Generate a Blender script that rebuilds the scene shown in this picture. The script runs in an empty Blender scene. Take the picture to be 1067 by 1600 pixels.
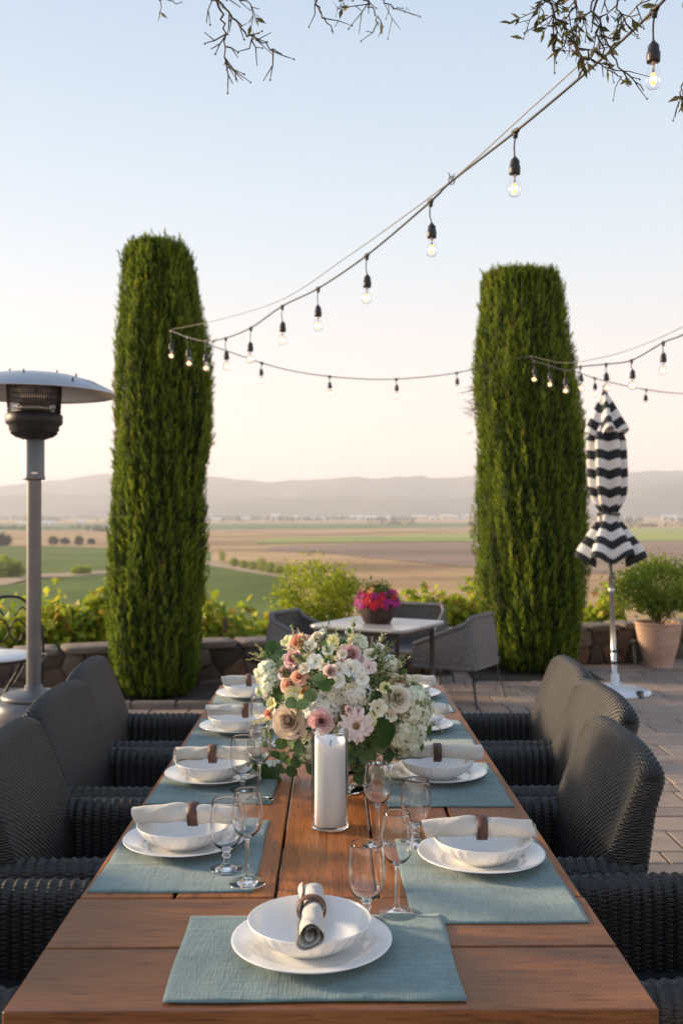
import bpy, math, random
import numpy as np
from mathutils import Vector, Matrix
random.seed(7); RNG = np.random.default_rng(11)
PI = math.pi
scene = bpy.context.scene
C = scene.collection
# ------------------------------------------------------------------ camera
cam_d = bpy.data.cameras.new('camera'); cam = bpy.data.objects.new('camera', cam_d); C.objects.link(cam)
scene.camera = cam
cam.location = (0, 0, 1.5)
cam.rotation_euler = (math.radians(90.368), 0, math.radians(-0.571))
cam_d.sensor_fit = 'VERTICAL'; cam_d.sensor_height = 36; cam_d.sensor_width = 24; cam_d.lens = 35
cam_d.clip_start = 0.05; cam_d.clip_end = 60000
cam_d.dof.use_dof = True; cam_d.dof.focus_distance = 2.3; cam_d.dof.aperture_fstop = 4.5
# ------------------------------------------------------------------ world
SUN_EL, SUN_AZ = math.radians(14), math.radians(-72)     # azimuth from +Y towards +X (left of the view)
world = bpy.data.worlds.new('World'); scene.world = world; world.use_nodes = True
wn = world.node_tree; wn.nodes.clear()
def wnode(t, **k):
    n = wn.nodes.new(t)
    for a, b in k.items(): setattr(n, a, b)
    return n
wo = wnode('ShaderNodeOutputWorld'); wb = wnode('ShaderNodeBackground')
sky = wnode('ShaderNodeTexSky', sky_type='NISHITA', sun_disc=False, sun_elevation=SUN_EL, sun_rotation=SUN_AZ,
            altitude=100, air_density=1.0, dust_density=1.5, ozone_density=1.5)
tc = wnode('ShaderNodeTexCoord'); sp = wnode('ShaderNodeSeparateXYZ'); ramp = wnode('ShaderNodeValToRGB')
wn.links.new(tc.outputs['Generated'], sp.inputs[0]); wn.links.new(sp.outputs['Z'], ramp.inputs[0])
SKY = [(0.0, (.96, .67, .56)), (.045, (.88, .63, .53)), (.10, (.715, .565, .505)), (.165, (.56, .525, .505)), (.255, (.445, .49, .525)),
       (.365, (.36, .43, .50)), (.46, (.295, .375, .47)), (.8, (.20, .28, .41))]
cr = ramp.color_ramp
while len(cr.elements) < len(SKY): cr.elements.new(.5)
for e, (p, c) in zip(cr.elements, SKY): e.position = p; e.color = (*c, 1)
mx = wnode('ShaderNodeMix', data_type='RGBA'); mx.inputs[0].default_value = 0.88
gain = wnode('ShaderNodeVectorMath', operation='SCALE'); gain.inputs['Scale'].default_value = 9.5
wn.links.new(ramp.outputs[0], gain.inputs[0])
wn.links.new(sky.outputs[0], mx.inputs[6]); wn.links.new(gain.outputs[0], mx.inputs[7])
wn.links.new(mx.outputs[2], wb.inputs[0]); wb.inputs[1].default_value = 0.1
wn.links.new(wb.outputs[0], wo.inputs[0])
sun_d = bpy.data.lights.new('sun', 'SUN'); sun = bpy.data.objects.new('sun', sun_d); C.objects.link(sun)
sun_d.energy = 5.0; sun_d.angle = math.radians(10); sun_d.color = (1.0, .76, .50)
sdir = Vector((math.sin(SUN_AZ)*math.cos(SUN_EL), math.cos(SUN_AZ)*math.cos(SUN_EL), math.sin(SUN_EL)))
sun.rotation_euler = sdir.to_track_quat('Z', 'Y').to_euler()
scene.view_settings.view_transform = 'Standard'; scene.view_settings.look = 'None'
scene.view_settings.exposure = 1.03; scene.view_settings.gamma = 1
scene.view_settings.use_curve_mapping = False
scene.render.engine = 'CYCLES'
cy = scene.cycles
cy.max_bounces = 14; cy.transparent_max_bounces = 24; cy.transmission_bounces = 14; cy.glossy_bounces = 6; cy.diffuse_bounces = 4
cy.volume_bounces = 1
# ------------------------------------------------------------------ helpers
F = 1556.0
def P(px, py, d):
    """photograph direction -> point in the place at distance d"""
    return np.array([(px-518)*d/F, d, 1.5-(py-810)*d/F])
def link(o, parent=None):
    C.objects.link(o)
    if parent is not None: o.parent = parent
    return o
def tag(o, label=None, cat=None, group=None, kind=None):
    if label: o['label'] = label
    if cat: o['category'] = cat
    if group: o['group'] = group
    if kind: o['kind'] = kind
    return o
def thing(name, label, cat, loc=(0, 0, 0), rz=0, group=None):
    o = bpy.data.objects.new(name, None); C.objects.link(o)
    o.location = loc; o.rotation_euler = (0, 0, rz); o.empty_display_size = .1
    return tag(o, label, cat, group)
class MB:
    def __init__(s): s.v = []; s.f = []; s.n = 0; s.t = []
    def add(s, vs, fs, tint=None):
        vs = np.asarray(vs, float).reshape(-1, 3)
        s.v.append(vs); s.f += [tuple(int(i)+s.n for i in f) for f in fs]; s.n += len(vs)
        s.t += [0.5 if tint is None else tint]*len(fs)
        return s
    def mesh(s, name, m, smooth=True, org=(0, 0, 0)):
        me = bpy.data.meshes.new(name)
        V = np.concatenate(s.v) - np.asarray(org, float)
        me.from_pydata(V.tolist(), [], s.f)
        if m: me.materials.append(m)
        a = me.attributes.new('tint', 'FLOAT', 'FACE'); a.data.foreach_set('value', np.asarray(s.t, dtype=np.float32))
        if smooth: me.polygons.foreach_set('use_smooth', [True]*len(me.polygons))
        me.update()
        if m and m.name == 'clear_glass': outward(me)
        return me
    def obj(s, name, m, parent=None, smooth=True, org=(0, 0, 0), kind=None, loc=None):
        o = bpy.data.objects.new(name, s.mesh(name, m, smooth, org)); link(o, parent)
        if kind: o['kind'] = kind
        if loc is not None: o.location = loc
        return o
def outward(me):
    import bmesh
    b = bmesh.new(); b.from_mesh(me); v = b.calc_volume(signed=True)
    if v < 0: bmesh.ops.reverse_faces(b, faces=b.faces); b.to_mesh(me)
    b.free()
def npmesh(name, V, Fq, m, smooth=True, tint=None):
    """fast mesh from numpy: Fq is (n,3) or (n,4)"""
    me = bpy.data.meshes.new(name)
    V = np.asarray(V, np.float32); Fq = np.asarray(Fq, np.int32); k = Fq.shape[1]
    me.vertices.add(len(V)); me.vertices.foreach_set('co', V.ravel())
    me.loops.add(Fq.size); me.loops.foreach_set('vertex_index', Fq.ravel())
    me.polygons.add(len(Fq)); me.polygons.foreach_set('loop_start', np.arange(len(Fq), dtype=np.int32)*k)
    me.update(calc_edges=True)
    if m: me.materials.append(m)
    me.polygons.foreach_set('use_smooth', np.full(len(Fq), smooth))
    if tint is not None:
        a = me.attributes.new('tint', 'FLOAT', 'FACE'); a.data.foreach_set('value', np.asarray(tint, np.float32))
    me.validate(); return me
def mobj(name, me, parent=None, kind=None):
    o = bpy.data.objects.new(name, me); link(o, parent)
    if kind: o['kind'] = kind
    return o
def gridf(nu, nv, cu=False, cv=False):
    """quad indices of an nu x nv vertex grid (index = i*nv+j)"""
    I = np.arange(nu if cu else nu-1); J = np.arange(nv if cv else nv-1)
    I, J = np.meshgrid(I, J, indexing='ij'); I = I.ravel(); J = J.ravel()
    I2 = (I+1) % nu; J2 = (J+1) % nv
    return np.stack([I*nv+J, I2*nv+J, I2*nv+J2, I*nv+J2], 1)
def box_bevel(lx, ly, lz, b=.004, c=(0, 0, 0)):
    """box with a bevelled top and vertical edges; bottom flat"""
    x, y = lx/2, ly/2; vs = []; fs = []
    def ring(xx, yy, bb, z): 
        return [(xx-bb, -yy, z), (xx, -yy+bb, z), (xx, yy-bb, z), (xx-bb, yy, z), (-xx+bb, yy, z), (-xx, yy-bb, z), (-xx, -yy+bb, z), (-xx+bb, -yy, z)]
    R = [ring(x, y, b, 0), ring(x, y, b, lz-b), ring(x-b, y-b, b*.6, lz)]
    for r in R: vs += r
    for k in range(2):
        for i in range(8):
            j = (i+1) % 8; fs.append((k*8+i, k*8+j, k*8+8+j, k*8+8+i))
    fs.append(tuple(range(16, 24))); fs.append(tuple(reversed(range(0, 8))))
    return np.array(vs)+np.array(c), fs
def frame(d):
    d = np.asarray(d, float); d = d/np.linalg.norm(d)
    a = np.array([0, 0, 1.]) if abs(d[2]) < .9 else np.array([1., 0, 0])
    u = np.cross(a, d); u /= np.linalg.norm(u); v = np.cross(d, u)
    return u, v, d
def tube(mb, pts, rad, n=8, cap=True, tint=None):
    pts = np.asarray(pts, float); k = len(pts)
    if np.isscalar(rad): rad = [rad]*k
    T = np.gradient(pts, axis=0); u, v, d = frame(T[0]); vs = []
    for i in range(k):
        t = T[i]/(np.linalg.norm(T[i])+1e-9)
        u = u - t*np.dot(u, t); u /= np.linalg.norm(u)+1e-9; v = np.cross(t, u)
        for a in range(n):
            an = 2*PI*a/n; vs.append(pts[i]+rad[i]*(u*math.cos(an)+v*math.sin(an)))
    fs = [tuple(r) for r in gridf(k, n, cv=True)]
    if cap: fs += [tuple(range(n-1, -1, -1)), tuple(range((k-1)*n, k*n))]
    mb.add(vs, fs, tint); return mb
def lathe(mb, prof, n=32, c=(0, 0, 0), flute=None, tint=None, close=False):
    """prof: list of (r,z). flute(r,z,theta,i)->r"""
    vs = []; k = len(prof)
    for i, (r, z) in enumerate(prof):
        for a in range(n):
            th = 2*PI*a/n; rr = flute(r, z, th, i) if flute else r
            vs.append((c[0]+rr*math.cos(th), c[1]+rr*math.sin(th), c[2]+z))
    g = gridf(k, n, cu=close, cv=True)[:, ::-1]
    mb.add(vs, [tuple(r) for r in g], tint); return mb
def smooth_prof(pts, m=4):
    """Catmull-Rom through (r,z) points"""
    p = np.asarray(pts, float); q = np.vstack([2*p[0]-p[1], p, 2*p[-1]-p[-2]]); out = []
    for i in range(1, len(q)-2):
        for t in np.linspace(0, 1, m, endpoint=False):
            out.append(.5*((2*q[i])+(-q[i-1]+q[i+1])*t+(2*q[i-1]-5*q[i]+4*q[i+1]-q[i+2])*t*t+(-q[i-1]+3*q[i]-3*q[i+1]+q[i+2])*t**3))
    out.append(p[-1]); return np.array(out)
def crom3(pts, m=8): return smooth_prof(pts, m)
def copy_tree(o, parent=None):
    c = o.copy(); C.objects.link(c)
    if parent is not None: c.parent = parent
    for ch in list(o.children): copy_tree(ch, c)
    return c
def vnoise(x, y, z=0, seed=0):
    """cheap smooth pseudo noise from sines, about -1..1"""
    s = seed*1.7
    return (np.sin(x*1.7+y*2.3+z*1.1+s)+np.sin(x*3.1-y*1.9+z*2.7+s*2.1)*.7+np.sin(-x*2.3+y*4.1-z*3.3+s*.7)*.5+np.sin(x*5.3+y*1.3+z*4.9+s*3.3)*.35)/2.2
# ------------------------------------------------------------------ materials
MATS = {}
class NT:
    def __init__(s, name):
        s.m = bpy.data.materials.new(name); s.m.use_nodes = True; s.t = s.m.node_tree; s.b = s.t.nodes['Principled BSDF']; s.out = s.t.nodes['Material Output']
        MATS[name] = s.m
    def n(s, typ, **k):
        nd = s.t.nodes.new('ShaderNode'+typ)
        for a, b in k.items(): setattr(nd, a, b)
        return nd
    def l(s, a, b): s.t.links.new(a, b)
    def coord(s, kind='Object', scale=(1, 1, 1)):
        a = s.n('TexCoord'); m = s.n('Mapping'); m.inputs['Scale'].default_value = scale; s.l(a.outputs[kind], m.inputs[0]); return m.outputs[0]
    def noise(s, vec, scale, detail=4, rough=.55, dist=0):
        a = s.n('TexNoise'); a.inputs['Scale'].default_value = scale; a.inputs['Detail'].default_value = detail
        a.inputs['Roughness'].default_value = rough; a.inputs['Distortion'].default_value = dist; s.l(vec, a.inputs['Vector']); return a.outputs['Fac']
    def ramp(s, fac, stops):
        r = s.n('ValToRGB'); e = r.color_ramp
        while len(e.elements) < len(stops): e.elements.new(.5)
        for x, (p, c) in zip(e.elements, stops):
            x.position = p; x.color = (*c, 1) if not np.isscalar(c) else (c, c, c, 1)
        s.l(fac, r.inputs[0]); return r.outputs[0]
    def mix(s, fac, a, b, mode='MIX'):
        m = s.n('Mix', data_type='RGBA', blend_type=mode)
        for i, x in ((0, fac), (6, a), (7, b)):
            if hasattr(x, 'is_output'): s.l(x, m.inputs[i])
            elif i == 0: m.inputs[0].default_value = x
            else: m.inputs[i].default_value = (*x, 1)
        return m.outputs[2]
    def math(s, op, a, b=None):
        m = s.n('Math', operation=op)
        for i, x in enumerate((a, b)):
            if x is None: continue
            if hasattr(x, 'is_output'): s.l(x, m.inputs[i])
            else: m.inputs[i].default_value = x
        return m.outputs[0]
    def bump(s, h, strength=.3, dist=.002):
        b = s.n('Bump'); b.inputs['Strength'].default_value = strength; b.inputs['Distance'].default_value = dist
        s.l(h, b.inputs['Height']); s.l(b.outputs[0], s.b.inputs['Normal']); return b
    def set(s, **k):
        for a, v in k.items():
            i = s.b.inputs[a.replace('_', ' ')]
            if hasattr(v, 'is_output'): s.l(v, i)
            elif np.isscalar(v): i.default_value = v
            else: i.default_value = (*v, 1) if len(v) == 3 else v
        return s
def simple(name, col, rough=.5, metal=0, var=.15, scale=20, bump=0, bd=.001, coat=0, spec=.5):
    t = NT(name); v = t.coord(); f = t.noise(v, scale)
    lo = tuple(c*(1-var) for c in col); hi = tuple(min(1, c*(1+var)) for c in col)
    t.set(Base_Color=t.ramp(f, [(.3, lo), (.7, hi)]), Roughness=rough, Metallic=metal)
    t.b.inputs['Coat Weight'].default_value = coat; t.b.inputs['Specular IOR Level'].default_value = spec
    if bump: t.bump(t.noise(v, scale*4), bump, bd)
    return t.m
def objrand(t): return t.n('ObjectInfo').outputs['Random']
def leafmat(name, stops, rough=.5, trans=.35, tcol=None):
    t = NT(name); a = t.n('Attribute', attribute_name='tint'); col = t.ramp(a.outputs['Fac'], stops)
    t.set(Base_Color=col, Roughness=rough); t.b.inputs['Specular IOR Level'].default_value = .3
    if trans:
        tr = t.n('BsdfTranslucent'); ms = t.n('MixShader'); ms.inputs[0].default_value = trans
        if tcol: t.l(t.mix(1.0, col, tcol, 'MULTIPLY'), tr.inputs[0])
        else: t.l(col, tr.inputs[0])
        t.l(t.b.outputs[0], ms.inputs[1]); t.l(tr.outputs[0], ms.inputs[2]); t.l(ms.outputs[0], t.out.inputs[0])
    return t.m
def build_mats():
    # teak
    for nm, lo, mid, hi in (('teak', (.16, .050, .012), (.32, .108, .026), (.48, .185, .050)), ('teak_weathered', (.12, .045, .016), (.23, .090, .030), (.33, .142, .052))):
        t = NT(nm); r = objrand(t); a = t.n('TexCoord'); add = t.n('VectorMath', operation='ADD')
        cb = t.n('CombineXYZ'); t.l(t.math('MULTIPLY', r, 37.), cb.inputs[0]); t.l(t.math('MULTIPLY', r, 11.), cb.inputs[1]); t.l(a.outputs['Object'], add.inputs[0]); t.l(cb.outputs[0], add.inputs[1])
        m1 = t.n('Mapping'); m1.inputs['Scale'].default_value = (2.2, 34, 34); t.l(add.outputs[0], m1.inputs[0])
        m2 = t.n('Mapping'); m2.inputs['Scale'].default_value = (14, 260, 260); t.l(add.outputs[0], m2.inputs[0])
        m3 = t.n('Mapping'); m3.inputs['Scale'].default_value = (2.2, 4, 4); t.l(add.outputs[0], m3.inputs[0])
        f1 = t.noise(m1.outputs[0], 1.0, 6, .6, .8); f2 = t.noise(m2.outputs[0], 1.0, 3, .6); f3 = t.noise(m3.outputs[0], 1.5, 3, .5)
        col = t.ramp(f1, [(.22, lo), (.5, mid), (.8, hi)])
        col = t.mix(t.math('MULTIPLY', f3, .45), col, tuple(c*.55 for c in mid))
        col = t.mix(.55, col, t.ramp(f2, [(.36, (.28, .23, .20)), (.50, (1.12, 1.08, 1.04))]), 'MULTIPLY')
        col = t.mix(.7, col, t.ramp(r, [(0, (.80, .80, .80)), (1, (1.2, 1.15, 1.1))]), 'MULTIPLY')
        t.set(Base_Color=col, Roughness=t.ramp(f1, [(.3, .36), (.7, .52)])); t.bump(t.math('ADD', f2, t.math('MULTIPLY', f1, .5)), .4, .0012); t.b.inputs['Specular IOR Level'].default_value = .38
    # wicker black, a resin that catches a soft sheen
    t = NT('wicker_black'); v = t.coord(); f = t.noise(v, 60, 3); g = t.noise(v, 3, 2)
    t.set(Base_Color=t.mix(.5, t.ramp(f, [(.3, (.009, .0078, .007)), (.7, (.036, .030, .0255))]), t.ramp(g, [(.3, (.011, .0095, .0085)), (.7, (.036, .031, .027))])), Roughness=.47)
    t = NT('wicker_grey'); v = t.coord(); f = t.noise(v, 80, 3)
    t.set(Base_Color=t.ramp(f, [(.3, (.07, .068, .07)), (.7, (.19, .18, .175))]), Roughness=.6)
    t = NT('linen_white'); v = t.coord(); f = t.noise(v, 9, 5); w = t.noise(t.coord('Object', (900, 900, 300)), 1, 2)
    t.set(Base_Color=t.ramp(f, [(.3, (.55, .50, .43)), (.7, (.72, .67, .59))]), Roughness=.9); t.bump(t.math('ADD', t.noise(v, 70, 5, .6, .6), t.math('MULTIPLY', w, .35)), .9, .005)
    t.b.inputs['Sheen Weight'].default_value = .3
    t = NT('mat_fabric'); r = objrand(t); v0 = t.coord('Object', (1, 1, 1)); f = t.noise(v0, 7, 5, .6); s1 = t.noise(t.coord('Object', (22, 150, 60)), 1, 3, .6); s2 = t.noise(t.coord('Object', (300, 30, 60)), 1, 2)
    col = t.ramp(f, [(.25, (.085, .150, .152)), (.5, (.115, .192, .192)), (.75, (.160, .250, .245))])
    col = t.mix(.7, col, t.ramp(s1, [(.3, (.72, .74, .76)), (.7, (1.25, 1.22, 1.2))]), 'MULTIPLY')
    col = t.mix(.4, col, t.ramp(s2, [(.3, (.8, .8, .8)), (.7, (1.2, 1.2, 1.2))]), 'MULTIPLY')
    t.set(Base_Color=col, Roughness=.92); t.bump(t.math('ADD', t.math('ADD', s1, s2), t.math('MULTIPLY', f, 2.0)), .8, .0018); t.b.inputs['Sheen Weight'].default_value = .25
    t = NT('porcelain'); v = t.coord(); t.set(Base_Color=(.80, .79, .765), Roughness=.16); t.b.inputs['Coat Weight'].default_value = .4
    t.bump(t.noise(v, 6, 2), .05, .002)
    t = NT('clear_glass'); t.set(Base_Color=(1, 1, 1), Roughness=.0, IOR=1.46, Transmission_Weight=1.0)
    t = NT('thin_glass'); lw = t.n('Fresnel'); lw.inputs['IOR'].default_value = 1.45; tr = t.n('BsdfTransparent'); tr.inputs[0].default_value = (.965, .975, .97, 1); gl = t.n('BsdfGlossy'); gl.inputs['Roughness'].default_value = .02
    ms = t.n('MixShader'); t.l(t.math('MINIMUM', t.math('MULTIPLY', lw.outputs[0], 1.6), .8), ms.inputs[0]); t.l(tr.outputs[0], ms.inputs[1]); t.l(gl.outputs[0], ms.inputs[2]); t.l(ms.outputs[0], t.out.inputs[0])
    t = NT('candle_wax'); v = t.coord('Object', (1, 1, .35)); t.set(Base_Color=t.ramp(t.noise(v, 30, 3), [(.3, (.78, .76, .76)), (.7, (.88, .87, .86))]), Roughness=.45); t.b.inputs['Subsurface Weight'].default_value = .3
    t.b.inputs['Subsurface Radius'].default_value = (.02, .015, .012); t.b.inputs['Subsurface Scale'].default_value = .5; t.bump(t.noise(v, 60, 3), .3, .001)
    t = NT('leather'); r = objrand(t); f = t.noise(t.coord(), 90, 4)
    t.set(Base_Color=t.mix(r, t.ramp(f, [(.3, (.030, .012, .008)), (.7, (.075, .030, .017))]), t.ramp(f, [(.3, (.09, .032, .016)), (.7, (.17, .066, .033))])), Roughness=.5); t.bump(f, .4, .001)
    # paver, stone
    t = NT('paver_stone'); r = objrand(t); v = t.coord(); w = t.coord('Generated')
    pos = t.n('NewGeometry').outputs['Position']; f = t.noise(pos, 9, 6, .62); g = t.noise(pos, 60, 4, .6); h = t.noise(pos, .9, 3)
    col = t.ramp(r, [(0, (.21, .165, .140)), (.35, (.32, .240, .185)), (.6, (.26, .200, .165)), (.8, (.37, .265, .195)), (1, (.28, .225, .190))])
    col = t.mix(.75, col, t.ramp(f, [(.25, (.62, .60, .60)), (.5, (1, 1, 1)), (.78, (1.28, 1.25, 1.2))]), 'MULTIPLY')
    col = t.mix(.5, col, t.ramp(g, [(.3, (.75, .75, .75)), (.7, (1.2, 1.2, 1.2))]), 'MULTIPLY')
    col = t.mix(.5, col, t.ramp(h, [(.35, (.8, .8, .82)), (.65, (1.15, 1.12, 1.1))]), 'MULTIPLY')
    t.set(Base_Color=col, Roughness=t.ramp(f, [(.3, .62), (.7, .85)])); t.bump(t.math('ADD', g, f), .5, .003)
    t = NT('wall_stone'); r = objrand(t); pos = t.n('NewGeometry').outputs['Position']; f = t.noise(pos, 12, 6, .65, .5); g = t.noise(pos, 55, 4)
    col = t.ramp(r, [(0, (.045, .032, .025)), (.3, (.10, .064, .042)), (.5, (.16, .080, .042)), (.7, (.070, .056, .046)), (.85, (.19, .135, .090)), (1, (.11, .083, .065))])
    col = t.mix(.8, col, t.ramp(f, [(.25, (.5, .48, .45)), (.5, (1, 1, 1)), (.75, (1.5, 1.42, 1.3))]), 'MULTIPLY')
    t.set(Base_Color=col, Roughness=.9); t.bump(t.math('ADD', g, f), .7, .012)
    t = NT('cap_stone'); r = objrand(t); pos = t.n('NewGeometry').outputs['Position']; f = t.noise(pos, 10, 6, .65)
    col = t.mix(.8, t.ramp(r, [(0, (.14, .112, .09)), (1, (.21, .168, .135))]), t.ramp(f, [(.25, (.55, .53, .5)), (.75, (1.35, 1.3, 1.25))]), 'MULTIPLY')
    t.set(Base_Color=col, Roughness=.9); t.bump(f, .6, .01)
    simple('mortar', (.075, .065, .055), .95, var=.35, scale=12, bump=.6, bd=.01)
    simple('joint_sand', (.10, .085, .07), .95, var=.35, scale=30, bump=.5, bd=.004)
    simple('soil', (.07, .05, .035), .95, var=.4, scale=25, bump=.8, bd=.02)
    simple('heater_grey', (.15, .15, .152), .42, .55, var=.10, scale=14, bump=.15)
    simple('heater_dark', (.035, .034, .036), .5, .5, var=.3, scale=25)
    simple('reflector_metal', (.46, .46, .47), .34, .85, var=.10, scale=5)
    simple('emitter_steel', (.16, .13, .11), .4, .9, var=.6, scale=20)
    simple('steel', (.55, .54, .52), .3, .9, var=.08)
    simple('black_plastic', (.018, .018, .018), .45, var=.2)
    simple('black_iron', (.012, .012, .013), .5, .3, var=.2)
    simple('table_metal', (.05, .05, .052), .5, .2, var=.1)
    simple('table_slab', (.36, .36, .35), .28, 0, var=.10, scale=6)
    simple('white_steel', (.66, .68, .70), .3, .2, var=.05)
    t = NT('terracotta'); v = t.coord('Object', (1, 1, 2.5)); f = t.noise(v, 5, 5, .6); g = t.noise(t.coord(), 45, 4)
    t.set(Base_Color=t.mix(.5, t.ramp(f, [(.3, (.36, .19, .125)), (.52, (.50, .31, .22)), (.72, (.62, .47, .38))]), t.ramp(g, [(.3, (.40, .25, .18)), (.7, (.60, .41, .31))])), Roughness=.85); t.bump(g, .4, .003)
    simple('basket', (.045, .022, .015), .65, var=.4, scale=60)
    simple('bark', (.085, .062, .045), .9, var=.4, scale=40, bump=.6, bd=.004)
    simple('twig', (.050, .038, .030), .85, var=.3, scale=60)
    simple('green_stem', (.075, .115, .035), .6, var=.25, scale=60)
    simple('cord_black', (.012, .012, .012), .5, var=.1)
    simple('cable_grey', (.16, .15, .13), .5, .3, var=.15)
    t = NT('filament_glow'); t.set(Base_Color=(1, .6, .25), Emission_Color=(1.0, .34, .08), Emission_Strength=1.15)
    t = NT('filament_core'); t.set(Base_Color=(1, .8, .5), Emission_Color=(1.0, .52, .18), Emission_Strength=6.)
    # striped canopy: woven-in bands, from the UV map that runs down each panel
    t = NT('striped_canvas'); uv = t.n('UVMap'); sx = t.n('SeparateXYZ'); t.l(uv.outputs[0], sx.inputs[0])
    fr = t.math('FRACT', sx.outputs[1]); st = t.math('GREATER_THAN', fr, .5)
    f = t.noise(t.coord(), 14, 4)
    t.set(Base_Color=t.mix(st, t.ramp(f, [(.3, (.010, .013, .016)), (.7, (.022, .026, .030))]), t.ramp(f, [(.3, (.62, .60, .57)), (.7, (.74, .72, .69))])), Roughness=.85)
    t.bump(t.noise(t.coord(), 25, 3), .3, .004)
    # foliage
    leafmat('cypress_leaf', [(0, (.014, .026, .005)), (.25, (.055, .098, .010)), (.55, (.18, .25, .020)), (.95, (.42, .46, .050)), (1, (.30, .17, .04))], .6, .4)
    leafmat('vine_leaf', [(0, (.12, .20, .02)), (.5, (.30, .38, .03)), (.85, (.50, .50, .045)), (1, (.42, .27, .05))], .5, .5)
    leafmat('bush_leaf', [(0, (.15, .22, .018)), (.5, (.36, .42, .028)), (1, (.58, .56, .05))], .5, .45)
    leafmat('pot_leaf', [(0, (.085, .16, .018)), (.5, (.20, .29, .030)), (1, (.38, .40, .06))], .5, .4)
    leafmat('olive_leaf', [(0, (.050, .062, .020)), (.5, (.105, .110, .038)), (1, (.19, .16, .06))], .5, .35)
    leafmat('far_leaf', [(0, (.020, .030, .016)), (.5, (.036, .050, .022)), (1, (.060, .072, .030))], .9, 0)
    leafmat('eucalyptus', [(0, (.06, .12, .038)), (.5, (.14, .225, .09)), (.8, (.22, .30, .14)), (1, (.24, .24, .08))], .42, .25)
    leafmat('green_leaf', [(0, (.030, .075, .014)), (.6, (.085, .165, .026)), (1, (.22, .27, .06))], .42, .3)
    leafmat('filler_cream', [(0, (.38, .40, .16)), (.5, (.60, .58, .32)), (1, (.78, .74, .50))], .6, .3)
    def pet(name, a, b, c): leafmat(name, [(0, a), (.5, b), (1, c)], .5, .22)
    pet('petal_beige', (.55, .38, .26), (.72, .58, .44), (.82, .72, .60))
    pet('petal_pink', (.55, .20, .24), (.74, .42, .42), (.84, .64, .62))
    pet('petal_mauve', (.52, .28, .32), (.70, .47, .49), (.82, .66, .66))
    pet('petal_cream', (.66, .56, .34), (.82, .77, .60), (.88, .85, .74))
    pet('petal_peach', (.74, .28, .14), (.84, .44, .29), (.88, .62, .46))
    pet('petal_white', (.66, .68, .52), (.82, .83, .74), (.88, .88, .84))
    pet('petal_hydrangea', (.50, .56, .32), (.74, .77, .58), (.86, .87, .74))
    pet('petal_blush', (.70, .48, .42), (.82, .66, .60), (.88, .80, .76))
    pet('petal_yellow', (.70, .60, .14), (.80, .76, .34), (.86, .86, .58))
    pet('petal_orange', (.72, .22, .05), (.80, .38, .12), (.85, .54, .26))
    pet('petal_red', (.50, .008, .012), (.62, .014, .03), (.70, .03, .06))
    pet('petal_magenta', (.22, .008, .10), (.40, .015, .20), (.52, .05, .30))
    leafmat('flower_eye', [(0, (.25, .14, .05)), (1, (.55, .35, .08))], .7, 0)
    # land
    def land(name, stops, s1, s2, sc=(1, 1, 1), extra=None):
        t = NT(name); pos = t.n('NewGeometry').outputs['Position']; mp = t.n('Mapping'); mp.inputs['Scale'].default_value = sc; t.l(pos, mp.inputs[0])
        f = t.noise(mp.outputs[0], s1, 6, .62); g = t.noise(mp.outputs[0], s2, 4, .6)
        col = t.mix(.65, t.ramp(f, stops), t.ramp(g, [(.3, (.7, .7, .7)), (.7, (1.3, 1.3, 1.3))]), 'MULTIPLY')
        if extra: col = extra(t, pos, col)
        t.set(Base_Color=col, Roughness=.95); t.b.inputs['Specular IOR Level'].default_value = .1
    land('dry_land', [(.36, (.24, .15, .08)), (.5, (.42, .27, .13)), (.7, (.52, .35, .18))], .009, .05, (.4, 1, 1))
    land('burnt_land', [(.3, (.17, .12, .09)), (.5, (.26, .18, .13)), (.7, (.36, .25, .165))], .004, .02, (.25, 1.6, 1))
    land('green_strip', [(.3, (.20, .25, .06)), (.5, (.31, .34, .09)), (.7, (.38, .36, .12))], .004, .02, (.2, 1, 1))
    land('dark_green_strip', [(.3, (.07, .12, .036)), (.7, (.13, .19, .055))], .004, .02, (.2, 1, 1))
    def rows(t, pos, col):
        mp = t.n('Mapping'); mp.inputs['Rotation'].default_value = (0, 0, math.radians(24)); t.l(pos, mp.inputs[0])
        w = t.n('TexWave'); w.inputs['Scale'].default_value = .105; w.inputs['Distortion'].default_value = .6; w.inputs['Detail'].default_value = 2; t.l(mp.outputs[0], w.inputs['Vector'])
        return t.mix(.5, col, t.ramp(w.outputs['Fac'], [(.2, (.6, .66, .5)), (.7, (1.15, 1.15, 1.1))]), 'MULTIPLY')
    land('vineyard_land', [(.3, (.065, .100, .016)), (.5, (.100, .140, .022)), (.7, (.145, .185, .034))], .012, .1, (1, 1, 1), rows)
    land('track_land', [(.3, (.30, .22, .14)), (.7, (.44, .33, .22))], .05, .3)
    land('hill_land', [(.35, (.035, .045, .040)), (.5, (.085, .080, .065)), (.65, (.18, .15, .11))], .0016, .006)
    land('slope_land', [(.3, (.06, .09, .03)), (.5, (.16, .13, .07)), (.7, (.24, .18, .10))], .3, 2)
    simple('shed_wall', (.80, .76, .70), .8, var=.2, scale=.05)
    simple('shed_wall_warm', (.72, .54, .42), .8, var=.2, scale=.05)
    simple('shed_roof', (.78, .76, .74), .7, var=.2, scale=.05)
    simple('shed_window', (.05, .06, .07), .2, var=.1, scale=.05)
build_mats()
M = MATS
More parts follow.
